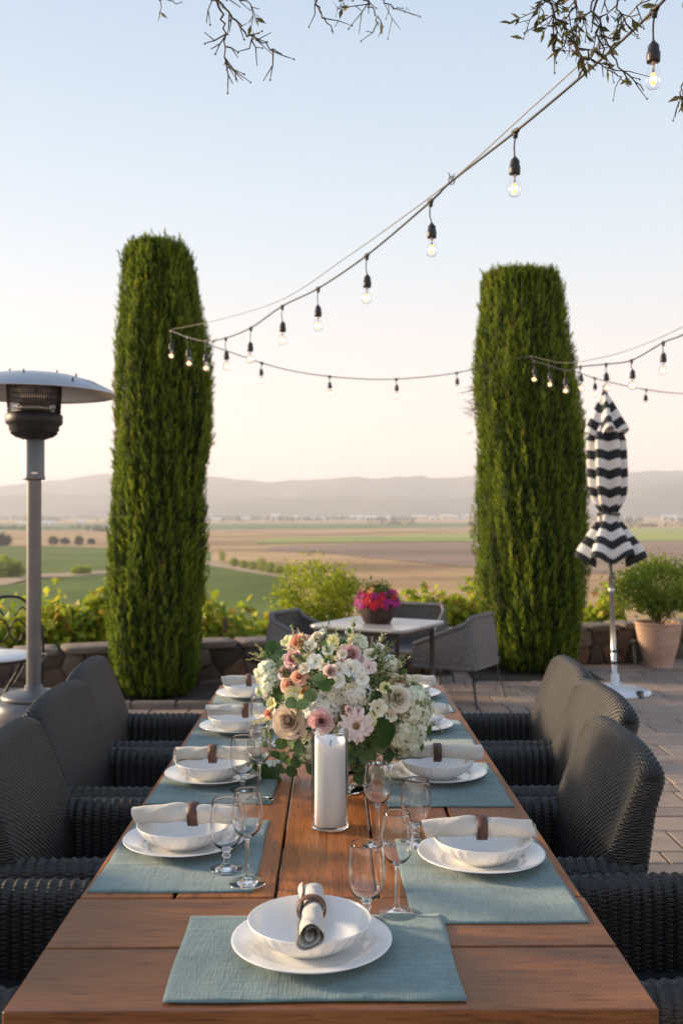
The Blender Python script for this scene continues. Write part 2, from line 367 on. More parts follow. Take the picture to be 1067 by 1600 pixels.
# ------------------------------------------------------------------ foliage generators
def kites(pos, dirs, nrm, ln, wd, fold=.25):
    """numpy leaves: base, two sides, tip (folded along the midrib). arrays (n,3),(n,3),(n,3),(n,),(n,)"""
    dirs = dirs/(np.linalg.norm(dirs, axis=1, keepdims=True)+1e-9)
    side = np.cross(dirs, nrm); side /= (np.linalg.norm(side, axis=1, keepdims=True)+1e-9)
    up = np.cross(side, dirs)
    b = pos; tp = pos+dirs*ln[:, None]; mid = pos+dirs*(ln*.45)[:, None]
    l = mid+side*(wd*.5)[:, None]+up*(wd*fold)[:, None]; r = mid-side*(wd*.5)[:, None]+up*(wd*fold)[:, None]
    V = np.stack([b, r, tp, l], 1).reshape(-1, 3); n = len(pos); base = np.arange(n)*4
    Fq = np.stack([np.stack([base, base+1, base+2], 1), np.stack([base, base+2, base+3], 1)], 1).reshape(-1, 3)
    return V, Fq
def unit(n, rng): 
    v = rng.normal(size=(n, 3)); return v/np.linalg.norm(v, axis=1, keepdims=True)
def lobed(pos, dirs, nrm, size, rng):
    """vine-like lobed leaves: 7-point fan"""
    dirs = dirs/(np.linalg.norm(dirs, axis=1, keepdims=True)+1e-9)
    side = np.cross(dirs, nrm); side /= (np.linalg.norm(side, axis=1, keepdims=True)+1e-9); up = np.cross(side, dirs)
    pr = np.array([(0, 0, 0), (-.42, .12, .06), (-.55, .55, .12), (-.22, .60, .05), (0, 1.05, -.06), (.22, .60, .05), (.55, .55, .12), (.42, .12, .06), (0, .45, -.05)])
    n = len(pos); V = pos[:, None, :]+size[:, None, None]*(pr[None, :, 0, None]*side[:, None, :]+pr[None, :, 1, None]*dirs[:, None, :]+pr[None, :, 2, None]*up[:, None, :])
    tri = np.array([(8, 0, 1), (8, 1, 2), (8, 2, 3), (8, 3, 4), (8, 4, 5), (8, 5, 6), (8, 6, 7), (8, 7, 0)])
    return V.reshape(-1, 3), (tri[None]+(np.arange(n)*9)[:, None, None]).reshape(-1, 3), 8
# ------------------------------------------------------------------ land
def ground_z(x, y):
    w = 9.31+.347*np.clip(x, -8, 8)+1.7
    z = np.where(y < w, -.45, -.45-(y-w)*.30)
    z = np.maximum(z, -28.5)
    z = np.where(y > 2122, -28.5+(y-2122)*.0058, z)
    return z
def build_land():
    ys = np.array([-80, -20, 0, 5, 7, 8, 9, 10, 11, 12, 13, 14, 16, 20, 30, 50, 80, 105, 130, 200, 400, 800, 1500, 2122, 3000, 4500, 6500, 9000, 11800, 15000], float)
    xs = np.array([-1, -.6, -.35, -.2, -.1, -.05, -.02, 0, .02, .05, .1, .2, .35, .6, 1.0]); V = []
    for y in ys:
        w = 60+abs(y)*1.1
        for s in xs: V.append((s*w, y, float(ground_z(np.array(s*w), np.array(y)))))
    o = mobj('valley_ground', npmesh('valley_ground', V, gridf(len(ys), len(xs))[:, ::-1], M['dry_land'], True), kind='structure')
    def field(name, mat, poly, lift):
        V = []
        for px, py in poly:
            d = 46680/(py-810) if py >= 832 else 42.3/(.0058+(py-810)/F)
            z = float(ground_z(np.array(0.), np.array(d)))
            V.append(((px-518)*d/F, d, z+lift))
        me = bpy.data.meshes.new(name); me.from_pydata(V, [], [tuple(range(len(V)))]); me.materials.append(M[mat]); me.update()
        if me.polygons[0].normal.z < 0: me.flip_normals()
        mobj(name, me, kind='structure')
    field('far_green_field', 'dark_green_strip', [(-900, 832), (60, 829), (330, 830), (560, 826), (740, 823), (900, 820), (900, 817), (320, 818), (-900, 819)], .5)
    field('tan_field', 'dry_land', [(-500, 846), (170, 842), (420, 838), (700, 829), (1300, 830), (1300, 822), (900, 821), (560, 827), (-500, 833)], .8)
    field('green_strip_field', 'green_strip', [(390, 850), (560, 848), (760, 847), (1500, 845), (1500, 824), (1000, 826), (760, 834), (560, 839), (430, 842)], 1.1)
    field('burnt_field', 'burnt_land', [(400, 860), (520, 866), (700, 884), (1000, 900), (1700, 905), (1700, 846), (1000, 846), (760, 847.5), (560, 850), (440, 853)], .35)
    field('dry_grass_field', 'dry_land', [(320, 878), (445, 900), (470, 990), (1300, 1010), (1300, 912), (900, 903), (700, 888), (540, 870), (400, 862), (330, 862)], .2)
    field('upper_vineyard_field', 'vineyard_land', [(-500, 905), (60, 898), (165, 893), (330, 880), (330, 862), (165, 856), (60, 853), (-500, 857)], .3)
    field('vineyard_field', 'vineyard_land', [(-900, 1030), (470, 1010), (455, 930), (448, 905), (335, 885), (250, 893), (100, 900), (20, 915), (-900, 940)], .45)
    field('dirt_track', 'track_land', [(-400, 926), (12, 916), (48, 906), (150, 900), (320, 884), (450, 906), (450, 901), (325, 877), (230, 889), (60, 899), (10, 905), (-400, 912)], .7)
    # hills
    def ridge(name, prof, d0, depth, seed, xr, amp):
        nx, ny = 150, 26; px = np.linspace(xr[0], xr[1], nx); pp = np.array(prof, float)
        top = np.interp(px, pp[:, 0], pp[:, 1]); X0 = (px-518)*d0/F; H = 1.5+(810-top)*d0/F+20
        V = []
        for i in range(nx):
            for j in range(ny):
                t = j/(ny-1); y = d0-depth*.55+depth*t; prof_t = math.sin(PI*min(1, max(0, t)))**1.3
                z = -30+(H[i]+30)*prof_t*(1+amp*float(vnoise(X0[i]/900, y/700, 0, seed))*(1-prof_t**3))
                z += prof_t*d0*.0022*float(vnoise(X0[i]/190, y/210, 1, seed+1))
                V.append((X0[i]*(y/d0), y, z))
        mobj(name, npmesh(name, V, gridf(nx, ny), M['hill_land'], True), kind='structure')
    ridge('far_hills', [(-900, 770), (-300, 760), (0, 764), (60, 758), (100, 755), (140, 747), (170, 745), (230, 752), (330, 749), (375, 755), (420, 758), (465, 755), (510, 753), (545, 749), (575, 752), (610, 750), (650, 749), (690, 752), (740, 748), (820, 752), (915, 749), (950, 744), (985, 741), (1067, 740), (1300, 738), (1800, 760)], 11500, 3600, 3, (-900, 1800), .30)
    ridge('foothills', [(-900, 790), (-100, 782), (60, 776), (200, 780), (330, 779), (450, 784), (560, 778), (700, 783), (850, 779), (930, 768), (1000, 762), (1067, 760), (1300, 765), (1800, 780)], 8700, 1800, 9, (-900, 1800), .25)
def blob(rng, n):
    """a handful of low-poly tree-crown lumps, as arrays"""
    ph = np.linspace(0, PI, 5)[1:-1]; V = [(0, 0, 1)]
    for p in ph:
        for a in range(6): V.append((math.sin(p)*math.cos(a*PI/3+p), math.sin(p)*math.sin(a*PI/3+p), math.cos(p)))
    V.append((0, 0, -1)); V = np.array(V); Fs = []
    for a in range(6): Fs.append((0, 1+a, 1+(a+1) % 6)); Fs.append((19, 13+(a+1) % 6, 13+a))
    for k in range(2):
        for a in range(6):
            p = 1+k*6+a; q = 1+k*6+(a+1) % 6; Fs.append((p, p+6, q+6)); Fs.append((p, q+6, q))
    return V, np.array(Fs)
def build_town():
    rng = np.random.default_rng(5); BV, BF = blob(rng, 1)
    def wood(name, n, px0, px1, d0, d1, h0, h1, clump):
        Vs = []; Fs = []; T = []; k = 0
        cx = rng.uniform(px0, px1, clump); cw = rng.uniform(4, 40, clump); cd = rng.uniform(d0, d1, clump)
        for i in range(n):
            c = rng.integers(clump); px = cx[c]+rng.normal()*cw[c]; d = cd[c]+rng.normal()*50
            h = rng.uniform(h0, h1); w = h*rng.uniform(.5, 1.1); X = (px-518)*d/F; z = float(ground_z(np.array(X), np.array(d)))
            v = BV*(1+.25*rng.normal(size=(20, 1)))*np.array([w*.5, w*.5, h*.55])+np.array([X, d, z+h*.5])
            Vs.append(v); Fs.append(BF+k); k += 20; T += [rng.uniform()]*len(BF)
        mobj(name, npmesh(name, np.concatenate(Vs), np.concatenate(Fs), M['far_leaf'], False, T), kind='stuff')
    wood('far_woods', 2600, -500, 1500, 4600, 7600, 9, 24, 90)
    wood('field_trees', 420, 560, 1500, 2500, 4000, 5, 10, 16)
    wood('hedgerow', 260, -300, 200, 2100, 2700, 4, 10, 14)
    B = [(424, 437, 812, 8, 0), (455, 478, 812, 5, 1), (480, 508, 813, 5, 0), (512, 536, 812, 5, 1), (547, 566, 812.5, 6, 0), (569, 590, 813, 6, 0), (592, 611, 812.5, 5, 1),
         (645, 668, 811, 5, 1), (672, 683, 811.5, 4, 0), (688, 708, 811, 6, 1), (711, 724, 811.5, 5, 0), (726, 742, 812, 7, 1), (62, 88, 823, 6, 0), (119, 131, 822, 6, 1), (30, 44, 821, 4, 1),
         (330, 345, 815, 5, 0), (372, 392, 814, 5, 1), (1036, 1047, 812, 6, 1), (1050, 1066, 812, 5, 0), (935, 950, 812, 4, 1), (965, 990, 812.5, 4, 0)]
    where = ['the brightest small shed at the left end of the white sheds across the valley', 'low warm shed just right of the brightest shed across the valley', 'long pale shed in the middle of the valley town', 'warm low shed above the red flowers across the valley',
             'pale shed across the valley just left of the widest gap of trees', 'white long shed across the valley beyond the green field', 'warm shed ending the central row of sheds across the valley', 'beige long shed across the valley left of the right cypress', 'small pale shed between two beige sheds near the right cypress',
             'beige shed second from the right cypress across the valley', 'small pale shed next to the beige sheds by the right cypress', 'beige tall shed partly behind the right cypress', 'wide pale farm building seen between the heater and the left cypress', 'small warm farm building seen beside the left cypress',
             'small warm farm building far left behind the heater', 'pale shed just right of the left cypress', 'warm shed right of the left cypress near the green field', 'small warm shed at the foot of the right hill', 'pale shed at the far right edge below the hill', 'low warm shed behind the striped umbrella', 'low pale shed just right of the striped umbrella']
    for (a, b, py, h, w), lab in zip(B, where):
        d = 42.3/(.0058+(py-810)/F) if py < 820 else 3300.; z = float(ground_z(np.array(0.), np.array(d)))
        W = (b-a)*d/F; H = h*d/F*1.15; X = ((a+b)/2-518)*d/F; D = W*.5
        t = thing('farm_shed', lab, 'building', (X, d, z-.5), rng.uniform(-.2, .2), 'sheds and houses across the valley')
        m = MB(); v, f = box_bevel(W, D, H*.75, .05); m.add(v, f); m.obj('wall', M['shed_wall_warm' if w else 'shed_wall'], t, False)
        m = MB(); y = D/2+.5; x = W/2+.5; z0 = H*.75
        m.add([(-x, -y, z0), (x, -y, z0), (x, y, z0), (-x, y, z0), (-x, 0, H*1.05), (x, 0, H*1.05)], [(0, 1, 5, 4), (2, 3, 4, 5), (0, 4, 3), (1, 2, 5), (0, 3, 2, 1)]); m.obj('roof', M['shed_roof'], t, False)
        m = MB(); n = max(2, int(W/14))
        for i in range(n):
            c = -W/2+W*(i+.5)/n; v, f = box_bevel(W/n*.45, .4, H*.28, .05, (c, -D/2-.1, H*.22)); m.add(v, f)
        m.obj('window_row', M['shed_window'], t, False, kind='stuff')
    # shrubs standing in the fields
    def field_shrub(px, py, w, h, lab, grp='shrubs standing along the farm track', tall=False):
        d = 46680/(py-810); X = (px-518)*d/F; z = float(ground_z(np.array(X), np.array(d)))
        W = w*d/F/2; H = h*d/F
        t = thing('field_shrub', lab, 'shrub', (X, d, z), 0, grp)
        n = 700; r = np.abs(rng.normal(size=n))**.33; u = unit(n, rng); p = u*r[:, None]*np.array([W, W*.8, H*.5])*.8; p[:, 2] += H*.52
        p += .18*W*np.stack([vnoise(u[:, 0]*4, u[:, 1]*4, 0, px), vnoise(u[:, 1]*4, u[:, 2]*4, 0, px), vnoise(u[:, 2]*4, u[:, 0]*4, 0, px)], 1)
        V, Fq = kites(p, u+.3*unit(n, rng), unit(n, rng), np.full(n, W*.28), np.full(n, W*.18))
        mobj('crown', npmesh('crown', V, Fq, M['far_leaf' if tall else 'bush_leaf'], False, np.repeat(np.clip(rng.normal(.35, .2, n), 0, .8), 2)), t, 'stuff')
        m = MB(); tube(m, [(0, 0, -.2*H), (0, 0, H*.5)], [W*.1, W*.04], 6); m.obj('trunk', M['bark'], t)
    S = [(347, 877, 11, 17, 'lone dark shrub right of the left cypress at the end of the track'), (366, 886, 14, 14, 'first low shrub of the row on the track bank'), (381, 889, 14, 13, 'second low shrub of the row on the track bank'),
         (395, 892, 14, 15, 'third low shrub of the row on the track bank'), (409, 896, 15, 26, 'tallest shrub in the row on the track bank'), (422, 897, 16, 19, 'broad shrub just right of the tallest shrub on the track bank'), (437, 898, 16, 14, 'low shrub near the right end of the track bank row'),
         (453, 900, 20, 17, 'last broad shrub of the track bank row'), (8, 903, 46, 30, 'large olive green bush left of the heater pole by the track'), (28, 903, 26, 22, 'smaller bush against the heater pole by the track'),
         (4, 853, 30, 17, 'dark rounded tree at the left edge in the fields'), (85, 851, 15, 12, 'small dark tree just right of the heater pole in the fields'), (103, 850, 14, 9, 'low dark tree second from the heater pole'), (125, 852, 13, 14, 'taller dark tree left of the left cypress in the fields'), (144, 850, 12, 8, 'low dark tree beside the left cypress in the fields'),
         (128, 898, 30, 12, 'low flat bush by the track left of the left cypress')]
    for a in S: field_shrub(*a, tall=a[1] < 860)
# ------------------------------------------------------------------ patio
CYP = {'L': (-1.40, 8.42), 'R': (1.92, 9.78)}
def wall_y(x): return 9.31+.347*x
def in_hole(x0, x1, y0, y1):
    for (cx, cy), h in ((CYP['L'], .56), (CYP['R'], .60)):
        if x1 > cx-h and x0 < cx+h and y1 > cy-h and y0 < cy+h: return True
    return False
def build_patio():
    m = MB(); X0, X1 = -9, 10; pts = [(X0, -4), (X1, -4), (X1, wall_y(X1)+.1), (X0, wall_y(X0)+.1)]
    V = [(x, y, -.014) for x, y in pts]+[(x, y, -.9) for x, y in pts]
    m.add(V, [(0, 1, 2, 3), (0, 4, 5, 1), (1, 5, 6, 2), (2, 6, 7, 3), (3, 7, 4, 0)]); patio = m.obj('patio', M['joint_sand'], None, False, kind='structure')
    r = random.Random(3); L = []
    y = -3.9; k = 0; pat = [.30, .15, .23, .30, .15, .30, .23, .15]
    while y < 13:
        h = pat[k % 8]; x = X0+r.uniform(0, .3)
        while x < X1:
            w = r.choice([.15, .23, .30, .30, .38, .46]) if h > .2 else r.choice([.23, .30, .38, .23])
            if y+h < wall_y(x)+.10 and x+w < X1:
                pcs = [(x, x+w, y, y+h)]
                for (cx, cy), hh in ((CYP['L'], .57), (CYP['R'], .60)):
                    nxt = []
                    for a, b, c, d in pcs:
                        if not (b > cx-hh and a < cx+hh and d > cy-hh and c < cy+hh): nxt.append((a, b, c, d)); continue
                        if a < cx-hh: nxt.append((a, cx-hh, c, d)); a = cx-hh
                        if b > cx+hh: nxt.append((cx+hh, b, c, d)); b = cx+hh
                        if c < cy-hh: nxt.append((a, b, c, cy-hh))
                        if d > cy+hh: nxt.append((a, b, cy+hh, d))
                    pcs = nxt
                for a, b, c, d in pcs:
                    if b-a > .03 and d-c > .03: L.append(((a+b)/2, (c+d)/2, round(b-a, 3), round(d-c, 3)))
            x += w
        y += h; k += 1
    def key(p):
        x, y, w, h = p
        if y < 1.0: return 0
        px = 518+F*x/y; py = 810+2334/y
        vis = -20 < px < 1090 and py < 1620 and (px > 690+(py-1075)*.70 or px < 345-(py-1080)*.68 and py > 1180 or py < 1095)
        return w*h/y**3*(1 if vis else .0001)
    L.sort(key=key, reverse=True); cache = {}
    def vs(w, h): return box_bevel(w-.008, h-.008, .05, .006, (0, 0, -.05))
    for (x, y, w, h) in L[:300]:
        q = (w, h)
        if q not in cache: cache[q] = MB().add(*vs(w, h)).mesh('paver', M['paver_stone'], False)
        o = mobj('paver', cache[q], patio); o.location = (x, y, .002+r.uniform(-.0015, .0015)); o.rotation_euler = (r.uniform(-.003, .003), r.uniform(-.003, .003), r.uniform(-.004, .004))
    mats = []
    m = MB()
    for (x, y, w, h) in L[300:]:
        v, f = vs(w, h); m.add(v+np.array([x, y, .002+r.uniform(-.0015, .0015)]), f)
    m.obj('paver_field', M['paver_stone'], patio, False, kind='stuff')
    # planting holes: soil and edging kerbs
    for (cx, cy), h in ((CYP['L'], .53), (CYP['R'], .60)):
        m = MB(); g = 10; V = []
        for i in range(g):
            for j in range(g):
                x = cx-h+2*h*i/(g-1); y = cy-h+2*h*j/(g-1); V.append((x, y, .006+.012*float(vnoise(x*6, y*6))))
        m.add(V, [tuple(q) for q in gridf(g, g)]); m.obj('planting_soil', M['soil'], None, True, kind='structure')
        if cx > 0: continue
        e = thing('kerb_edging', 'flat stone kerb round the foot of the left cypress', 'kerb', (cx, cy, 0))
        for s in range(4 if cx < 0 else 0):
            n = 3
            for q in range(n):
                u = -h+2*h*(q+.5)/n; v, f = box_bevel(2*h/n-.01, .09, .055, .012)
                o = MB().add(v, f).obj('kerb_stone', M['cap_stone'], e, False)
                a = s*PI/2; o.location = (u*math.cos(a)-(-h-.0)*math.sin(a)*-1, 0, 0)
                o.location = (u*math.cos(a)+h*math.sin(a), u*math.sin(a)-h*math.cos(a), 0); o.rotation_euler = (0, 0, a)
# ------------------------------------------------------------------ dry stone wall
def clip_poly(poly, a, b, c):
    out = []
    for i in range(len(poly)):
        p, q = poly[i], poly[(i+1) % len(poly)]; dp = a*p[0]+b*p[1]-c; dq = a*q[0]+b*q[1]-c
        if dp <= 0: out.append(p)
        if dp*dq < 0: t = dp/(dp-dq); out.append((p[0]+(q[0]-p[0])*t, p[1]+(q[1]-p[1])*t))
    return out
def build_wall():
    r = random.Random(12); x0, x1 = -7.5, 8.5; ang = math.atan(.347); Ln = (x1-x0)/math.cos(ang); Hh = .34
    t = thing('stone_wall', 'low rough fieldstone wall with flat cap stones along the patio edge', 'wall', (x0, wall_y(x0), 0), ang)
    m = MB(); v, f = box_bevel(Ln, .34, Hh-.01, .01, (Ln/2, .22, -.02)); m.add(v, f); m.obj('mortar_core', M['mortar'], t, False)
    pts = []
    for row in range(2):
        x = r.uniform(0, .15)
        while x < Ln:
            pts.append((x, (row+.5)/2*Hh+r.uniform(-.05, .05))); x += r.uniform(.15, .36)
    for i, p in enumerate(pts):
        poly = [(p[0]-.3, -.02), (p[0]+.3, -.02), (p[0]+.3, Hh), (p[0]-.3, Hh)]
        for j, q in enumerate(pts):
            if i == j or abs(q[0]-p[0]) > .7: continue
            a, b = q[0]-p[0], q[1]-p[1]; c = (q[0]**2+q[1]**2-p[0]**2-p[1]**2)/2; poly = clip_poly(poly, a, b, c)
            if len(poly) < 3: break
        if len(poly) < 3: continue
        c = np.mean(poly, 0); pl = []
        for k in range(len(poly)):      # densify and roughen
            a, b = np.array(poly[k]), np.array(poly[(k+1) % len(poly)])
            if np.linalg.norm(b-a) < .012: continue
            pl += [a, (a+b)/2+np.array([r.uniform(-.006, .006), r.uniform(-.006, .006)])]
        n = len(pl)
        if n < 5: continue
        dp = r.uniform(.01, .045); V = []
        for sc, dy in ((.97, .0), (.95, -dp*.6), (.82, -dp), (.45, -dp-.008)):
            for q in pl:
                g = max(0, 1-.005/(np.linalg.norm(q-c)+1e-6)); w = c+(q-c)*sc*g; V.append((w[0], .05+dy+r.uniform(-.003, .003)*(sc < .9), w[1]))
        V.append((c[0], .05-dp-.012+r.uniform(-.006, .004), c[1])); V = np.array(V); Fs = [tuple(q) for q in gridf(4, n, cv=True)]
        Fs += [(3*n+(k+1) % n, 3*n+k, 4*n) for k in range(n)]
        o0 = np.array([c[0], 0, c[1]]); MB().add(V-o0, Fs).obj('stone', M['wall_stone'], t, True, loc=tuple(o0))
    x = 0
    while x < Ln:
        w = r.uniform(.28, .62); n = 14; V = []; dpt = .43; rr = [r.uniform(.94, 1.0) for _ in range(n)]; dz = r.uniform(-.006, .010)
        for sc, z in ((.97, 0), (1., .012), (1.0, .042), (.95, .055), (.5, .058)):
            for k in range(n):
                a = 2*PI*k/n; ca, sa = math.cos(a), math.sin(a); e = .28
                V.append((math.copysign(abs(ca)**e, ca)*(w/2-.006)*sc*rr[k], math.copysign(abs(sa)**e, sa)*dpt/2*sc*rr[k], z+r.uniform(-.002, .002)))
        V.append((0, 0, .058)); Fs = [tuple(q) for q in gridf(5, n, cv=True)[:, ::-1]]+[(4*n+k, 4*n+(k+1) % n, 5*n) for k in range(n)]+[tuple(range(n-1, -1, -1))]
        MB().add(V, Fs).obj('cap_stone', M['cap_stone'], t, True, loc=(x+w/2, .21, Hh-.012+dz)); x += w
# ------------------------------------------------------------------ cypress
def cypress(name, prof, d, lab, seed, nspray):
    rng = np.random.default_rng(seed)
    pp = np.array([(1.5-(py-810)*d/F, ((a+b)/2-518)*d/F, (b-a)/2*d/F) for py, a, b in prof]); pp = pp[np.argsort(pp[:, 0])]
    cx = float(np.mean(pp[:, 1])); t = thing(name, lab, 'tree', (cx, d, 0), 0, 'clipped columnar cypresses')
    pp[:, 2] -= .022; pp[:, 1] += (.02 if seed == 21 else .01); pp[:, 0] = np.where(pp[:, 0] > 3, pp[:, 0]-.05, pp[:, 0]); zt = pp[-1, 0]; zb = .02
    fx = lambda z: np.interp(z, pp[:, 0], pp[:, 1])-cx
    fr = lambda z: np.interp(z, pp[:, 0], pp[:, 2])
    def surf(th, z, k=1.0):
        rr = fr(z)*(1+.075*vnoise(th*2.2, z*1.3, 0, seed)+.070*vnoise(th*6, z*1.8, 0, seed+3)+.065*vnoise(th*15, z*2.6, 0, seed+5))*k
        return np.stack([fx(z)+rr*np.cos(th), rr*np.sin(th), z], 1), rr
    # inner crown: solid core in the darkest tint, inner shade put into its colour
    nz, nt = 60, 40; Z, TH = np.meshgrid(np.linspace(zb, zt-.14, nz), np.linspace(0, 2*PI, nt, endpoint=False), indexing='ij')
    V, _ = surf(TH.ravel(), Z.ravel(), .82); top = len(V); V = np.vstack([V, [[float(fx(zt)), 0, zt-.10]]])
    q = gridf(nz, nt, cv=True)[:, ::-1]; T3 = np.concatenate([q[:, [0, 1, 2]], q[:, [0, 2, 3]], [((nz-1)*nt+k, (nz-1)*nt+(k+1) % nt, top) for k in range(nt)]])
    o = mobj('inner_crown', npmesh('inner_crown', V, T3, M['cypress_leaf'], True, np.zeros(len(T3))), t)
    m = MB(); tube(m, [(0, 0, -.1), (0, 0, .4), (.02, 0, zt*.6)], [.11, .10, .05], 10); m.obj('trunk', M['bark'], t)
    # sprays
    ns = nspray; side = int(ns*.93)
    z = rng.uniform(zb, zt-.03, ns); th = rng.uniform(0, 2*PI, ns)
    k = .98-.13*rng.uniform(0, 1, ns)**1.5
    P0, rr = surf(th, z, 1.0); P0[:, 0] = fx(z)+(P0[:, 0]-fx(z))*k; P0[:, 1] *= k
    # the flat top
    tp = slice(side, ns); rad = np.sqrt(rng.uniform(0, 1, ns-side))*fr(zt-.02)*1.05
    P0[tp, 0] = fx(zt)+rad*np.cos(th[tp]); P0[tp, 1] = rad*np.sin(th[tp]); P0[tp, 2] = zt-.05+rng.normal(0, .02, ns-side)-.1*(rad/fr(zt))**3*.3
    out = np.stack([np.cos(th), np.sin(th), np.zeros(ns)], 1)
    dirs = np.stack([np.zeros(ns), np.zeros(ns), np.ones(ns)], 1)+out*rng.uniform(.05, .50, ns)[:, None]+rng.normal(0, .16, (ns, 3)); dirs[tp, :2] *= .5
    dirs /= np.linalg.norm(dirs, axis=1, keepdims=True)
    L = rng.uniform(.035, .085, ns)*np.where(rng.uniform(size=ns) < .02, 1.7, 1)
    patch = vnoise(th*3, z*1.6, 0, seed+8)*.4+vnoise(th*14, z*3.2, 0, seed+9)*.6+1.5*vnoise(th*15, z*2.6, 0, seed+5)*.5  # last term follows the surface lumps: crevice shade painted into the tint
    tint = np.clip(.40+.24*patch+rng.normal(0, .12, ns)+(k-.95)*1.8, 0, .96); tint = np.where((rng.uniform(size=ns) < .006) | ((rng.uniform(size=ns) < .10) & (vnoise(th*5, z*3, 0, seed+40) > .95)), 1.0, tint)  # deeper-set sprays tinted darker, painted shade; random variation and brown tufts on top
    Vs = []; Ts = []; nl = 7
    u = np.cross(dirs, unit(ns, rng)); u /= np.linalg.norm(u, axis=1, keepdims=True); v = np.cross(dirs, u)
    for i in range(nl):
        f = i/(nl-1); a = i*2.4; s = u*math.cos(a)+v*math.sin(a)
        pos = P0+dirs*(L*f*.85)[:, None]; dd = dirs*(1.0)+s*(.55*(1-f*.6))
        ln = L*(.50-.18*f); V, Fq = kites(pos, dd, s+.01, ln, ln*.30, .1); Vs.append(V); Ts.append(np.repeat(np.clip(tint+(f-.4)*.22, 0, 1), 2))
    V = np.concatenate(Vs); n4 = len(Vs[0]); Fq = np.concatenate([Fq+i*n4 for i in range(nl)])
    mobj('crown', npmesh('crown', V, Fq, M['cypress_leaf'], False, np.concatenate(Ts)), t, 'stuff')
    return t
def build_cypresses():
    L = [(373, 207, 272), (380, 197, 284), (392, 191, 293), (410, 190, 300), (450, 188, 308), (500, 184, 316), (560, 178, 325), (600, 176, 329), (640, 175, 331), (690, 175, 331), (730, 173, 323), (760, 172, 319), (850, 170, 319), (900, 168, 317), (950, 166, 314), (1000, 166, 312), (1050, 170, 308), (1075, 180, 302), (1092, 196, 290)]
    R = [(418, 768, 850), (424, 754, 868), (440, 750, 877), (480, 748, 882), (520, 744, 888), (560, 741, 895), (600, 739, 903), (650, 740, 909), (700, 743, 911), (760, 742, 914), (850, 743, 917), (900, 743, 914), (950, 746, 911), (1000, 756, 907), (1025, 764, 902), (1045, 778, 888)]
    cypress('cypress_tree', L, CYP['L'][1], 'tall clipped cypress column on the left between heater and wall, taller of the pair', 21, 34000)
    t = cypress('cypress_tree', R, CYP['R'][1], 'broad clipped cypress column on the right beside the striped umbrella', 33, 40000)
    # dead twig tuft on its left flank
    rng = np.random.default_rng(4); m = MB(); p0 = P(742, 640, 9.6)
    for i in range(26):
        a = p0+np.array([rng.uniform(-.04, .06), 0, rng.uniform(-.22, .22)]); b = a+np.array([rng.uniform(-.14, -.02), rng.uniform(-.05, .05), rng.uniform(-.05, .08)])
        tube(m, [a, (a+b)/2+rng.normal(0, .01, 3), b], [.004, .003, .0015], 4)
    m.obj('dead_twigs', M['twig'], t, org=(t.location.x, t.location.y, 0), kind='stuff')
# ------------------------------------------------------------------ vines, bushes
def vine(px, pytop, d, w, lab, seed, n=520):
    rng = np.random.default_rng(seed); zt = 1.5-(pytop-810)*d/F; zb = float(ground_z(np.array((px-518)*d/F), np.array(d))); X = (px-518)*d/F; W = w*d/F/2
    t = thing('grape_vine', lab, 'vine', (X, d, zb), 0, 'grape vines just beyond the stone wall')
    H = zt-zb; m = MB(); tube(m, [(0, 0, -.1), (.03, .02, H*.3), (-.02, 0, H*.6)], [.03, .025, .02], 7); m.obj('trunk', M['bark'], t)
    canes = MB(); P_ = []; D_ = []
    for i in range(9):
        a = np.array([rng.uniform(-.5, .5)*W, rng.uniform(-.1, .1), H*rng.uniform(.45, .65)]); b = a+np.array([rng.uniform(-.7, .7)*W, rng.uniform(-.2, .2), H*rng.uniform(.05, .42)]); b[2] = min(b[2], H)
        mid = (a+b)/2+rng.normal(0, .05, 3); c = crom3([a, mid, b], 5); tube(canes, c, np.linspace(.006, .002, len(c)), 5)
        for k in range(n//9):
            q = c[rng.integers(len(c))]+rng.normal(0, .075, 3); P_.append(q); D_.append((rng.uniform(-1, 1), rng.uniform(-1, .3), rng.uniform(-.9, .4)))
    canes.obj('cane', M['green_stem'], t, kind='stuff')
    P_ = np.array(P_); D_ = np.array(D_); k = len(P_); s = rng.uniform(.055, .11, k); N = unit(k, rng)+np.array([0, -.7, .6])
    V, Fq, nf = lobed(P_, D_, N, s, rng); tn = np.clip(rng.normal(.5, .22, k)+(P_[:, 2]/H-.7)*.5, 0, .93); tn = np.where(rng.uniform(size=k) < .03, 1, tn)
    mobj('foliage', npmesh('foliage', V, Fq, M['vine_leaf'], False, np.repeat(tn, nf)), t, 'stuff')
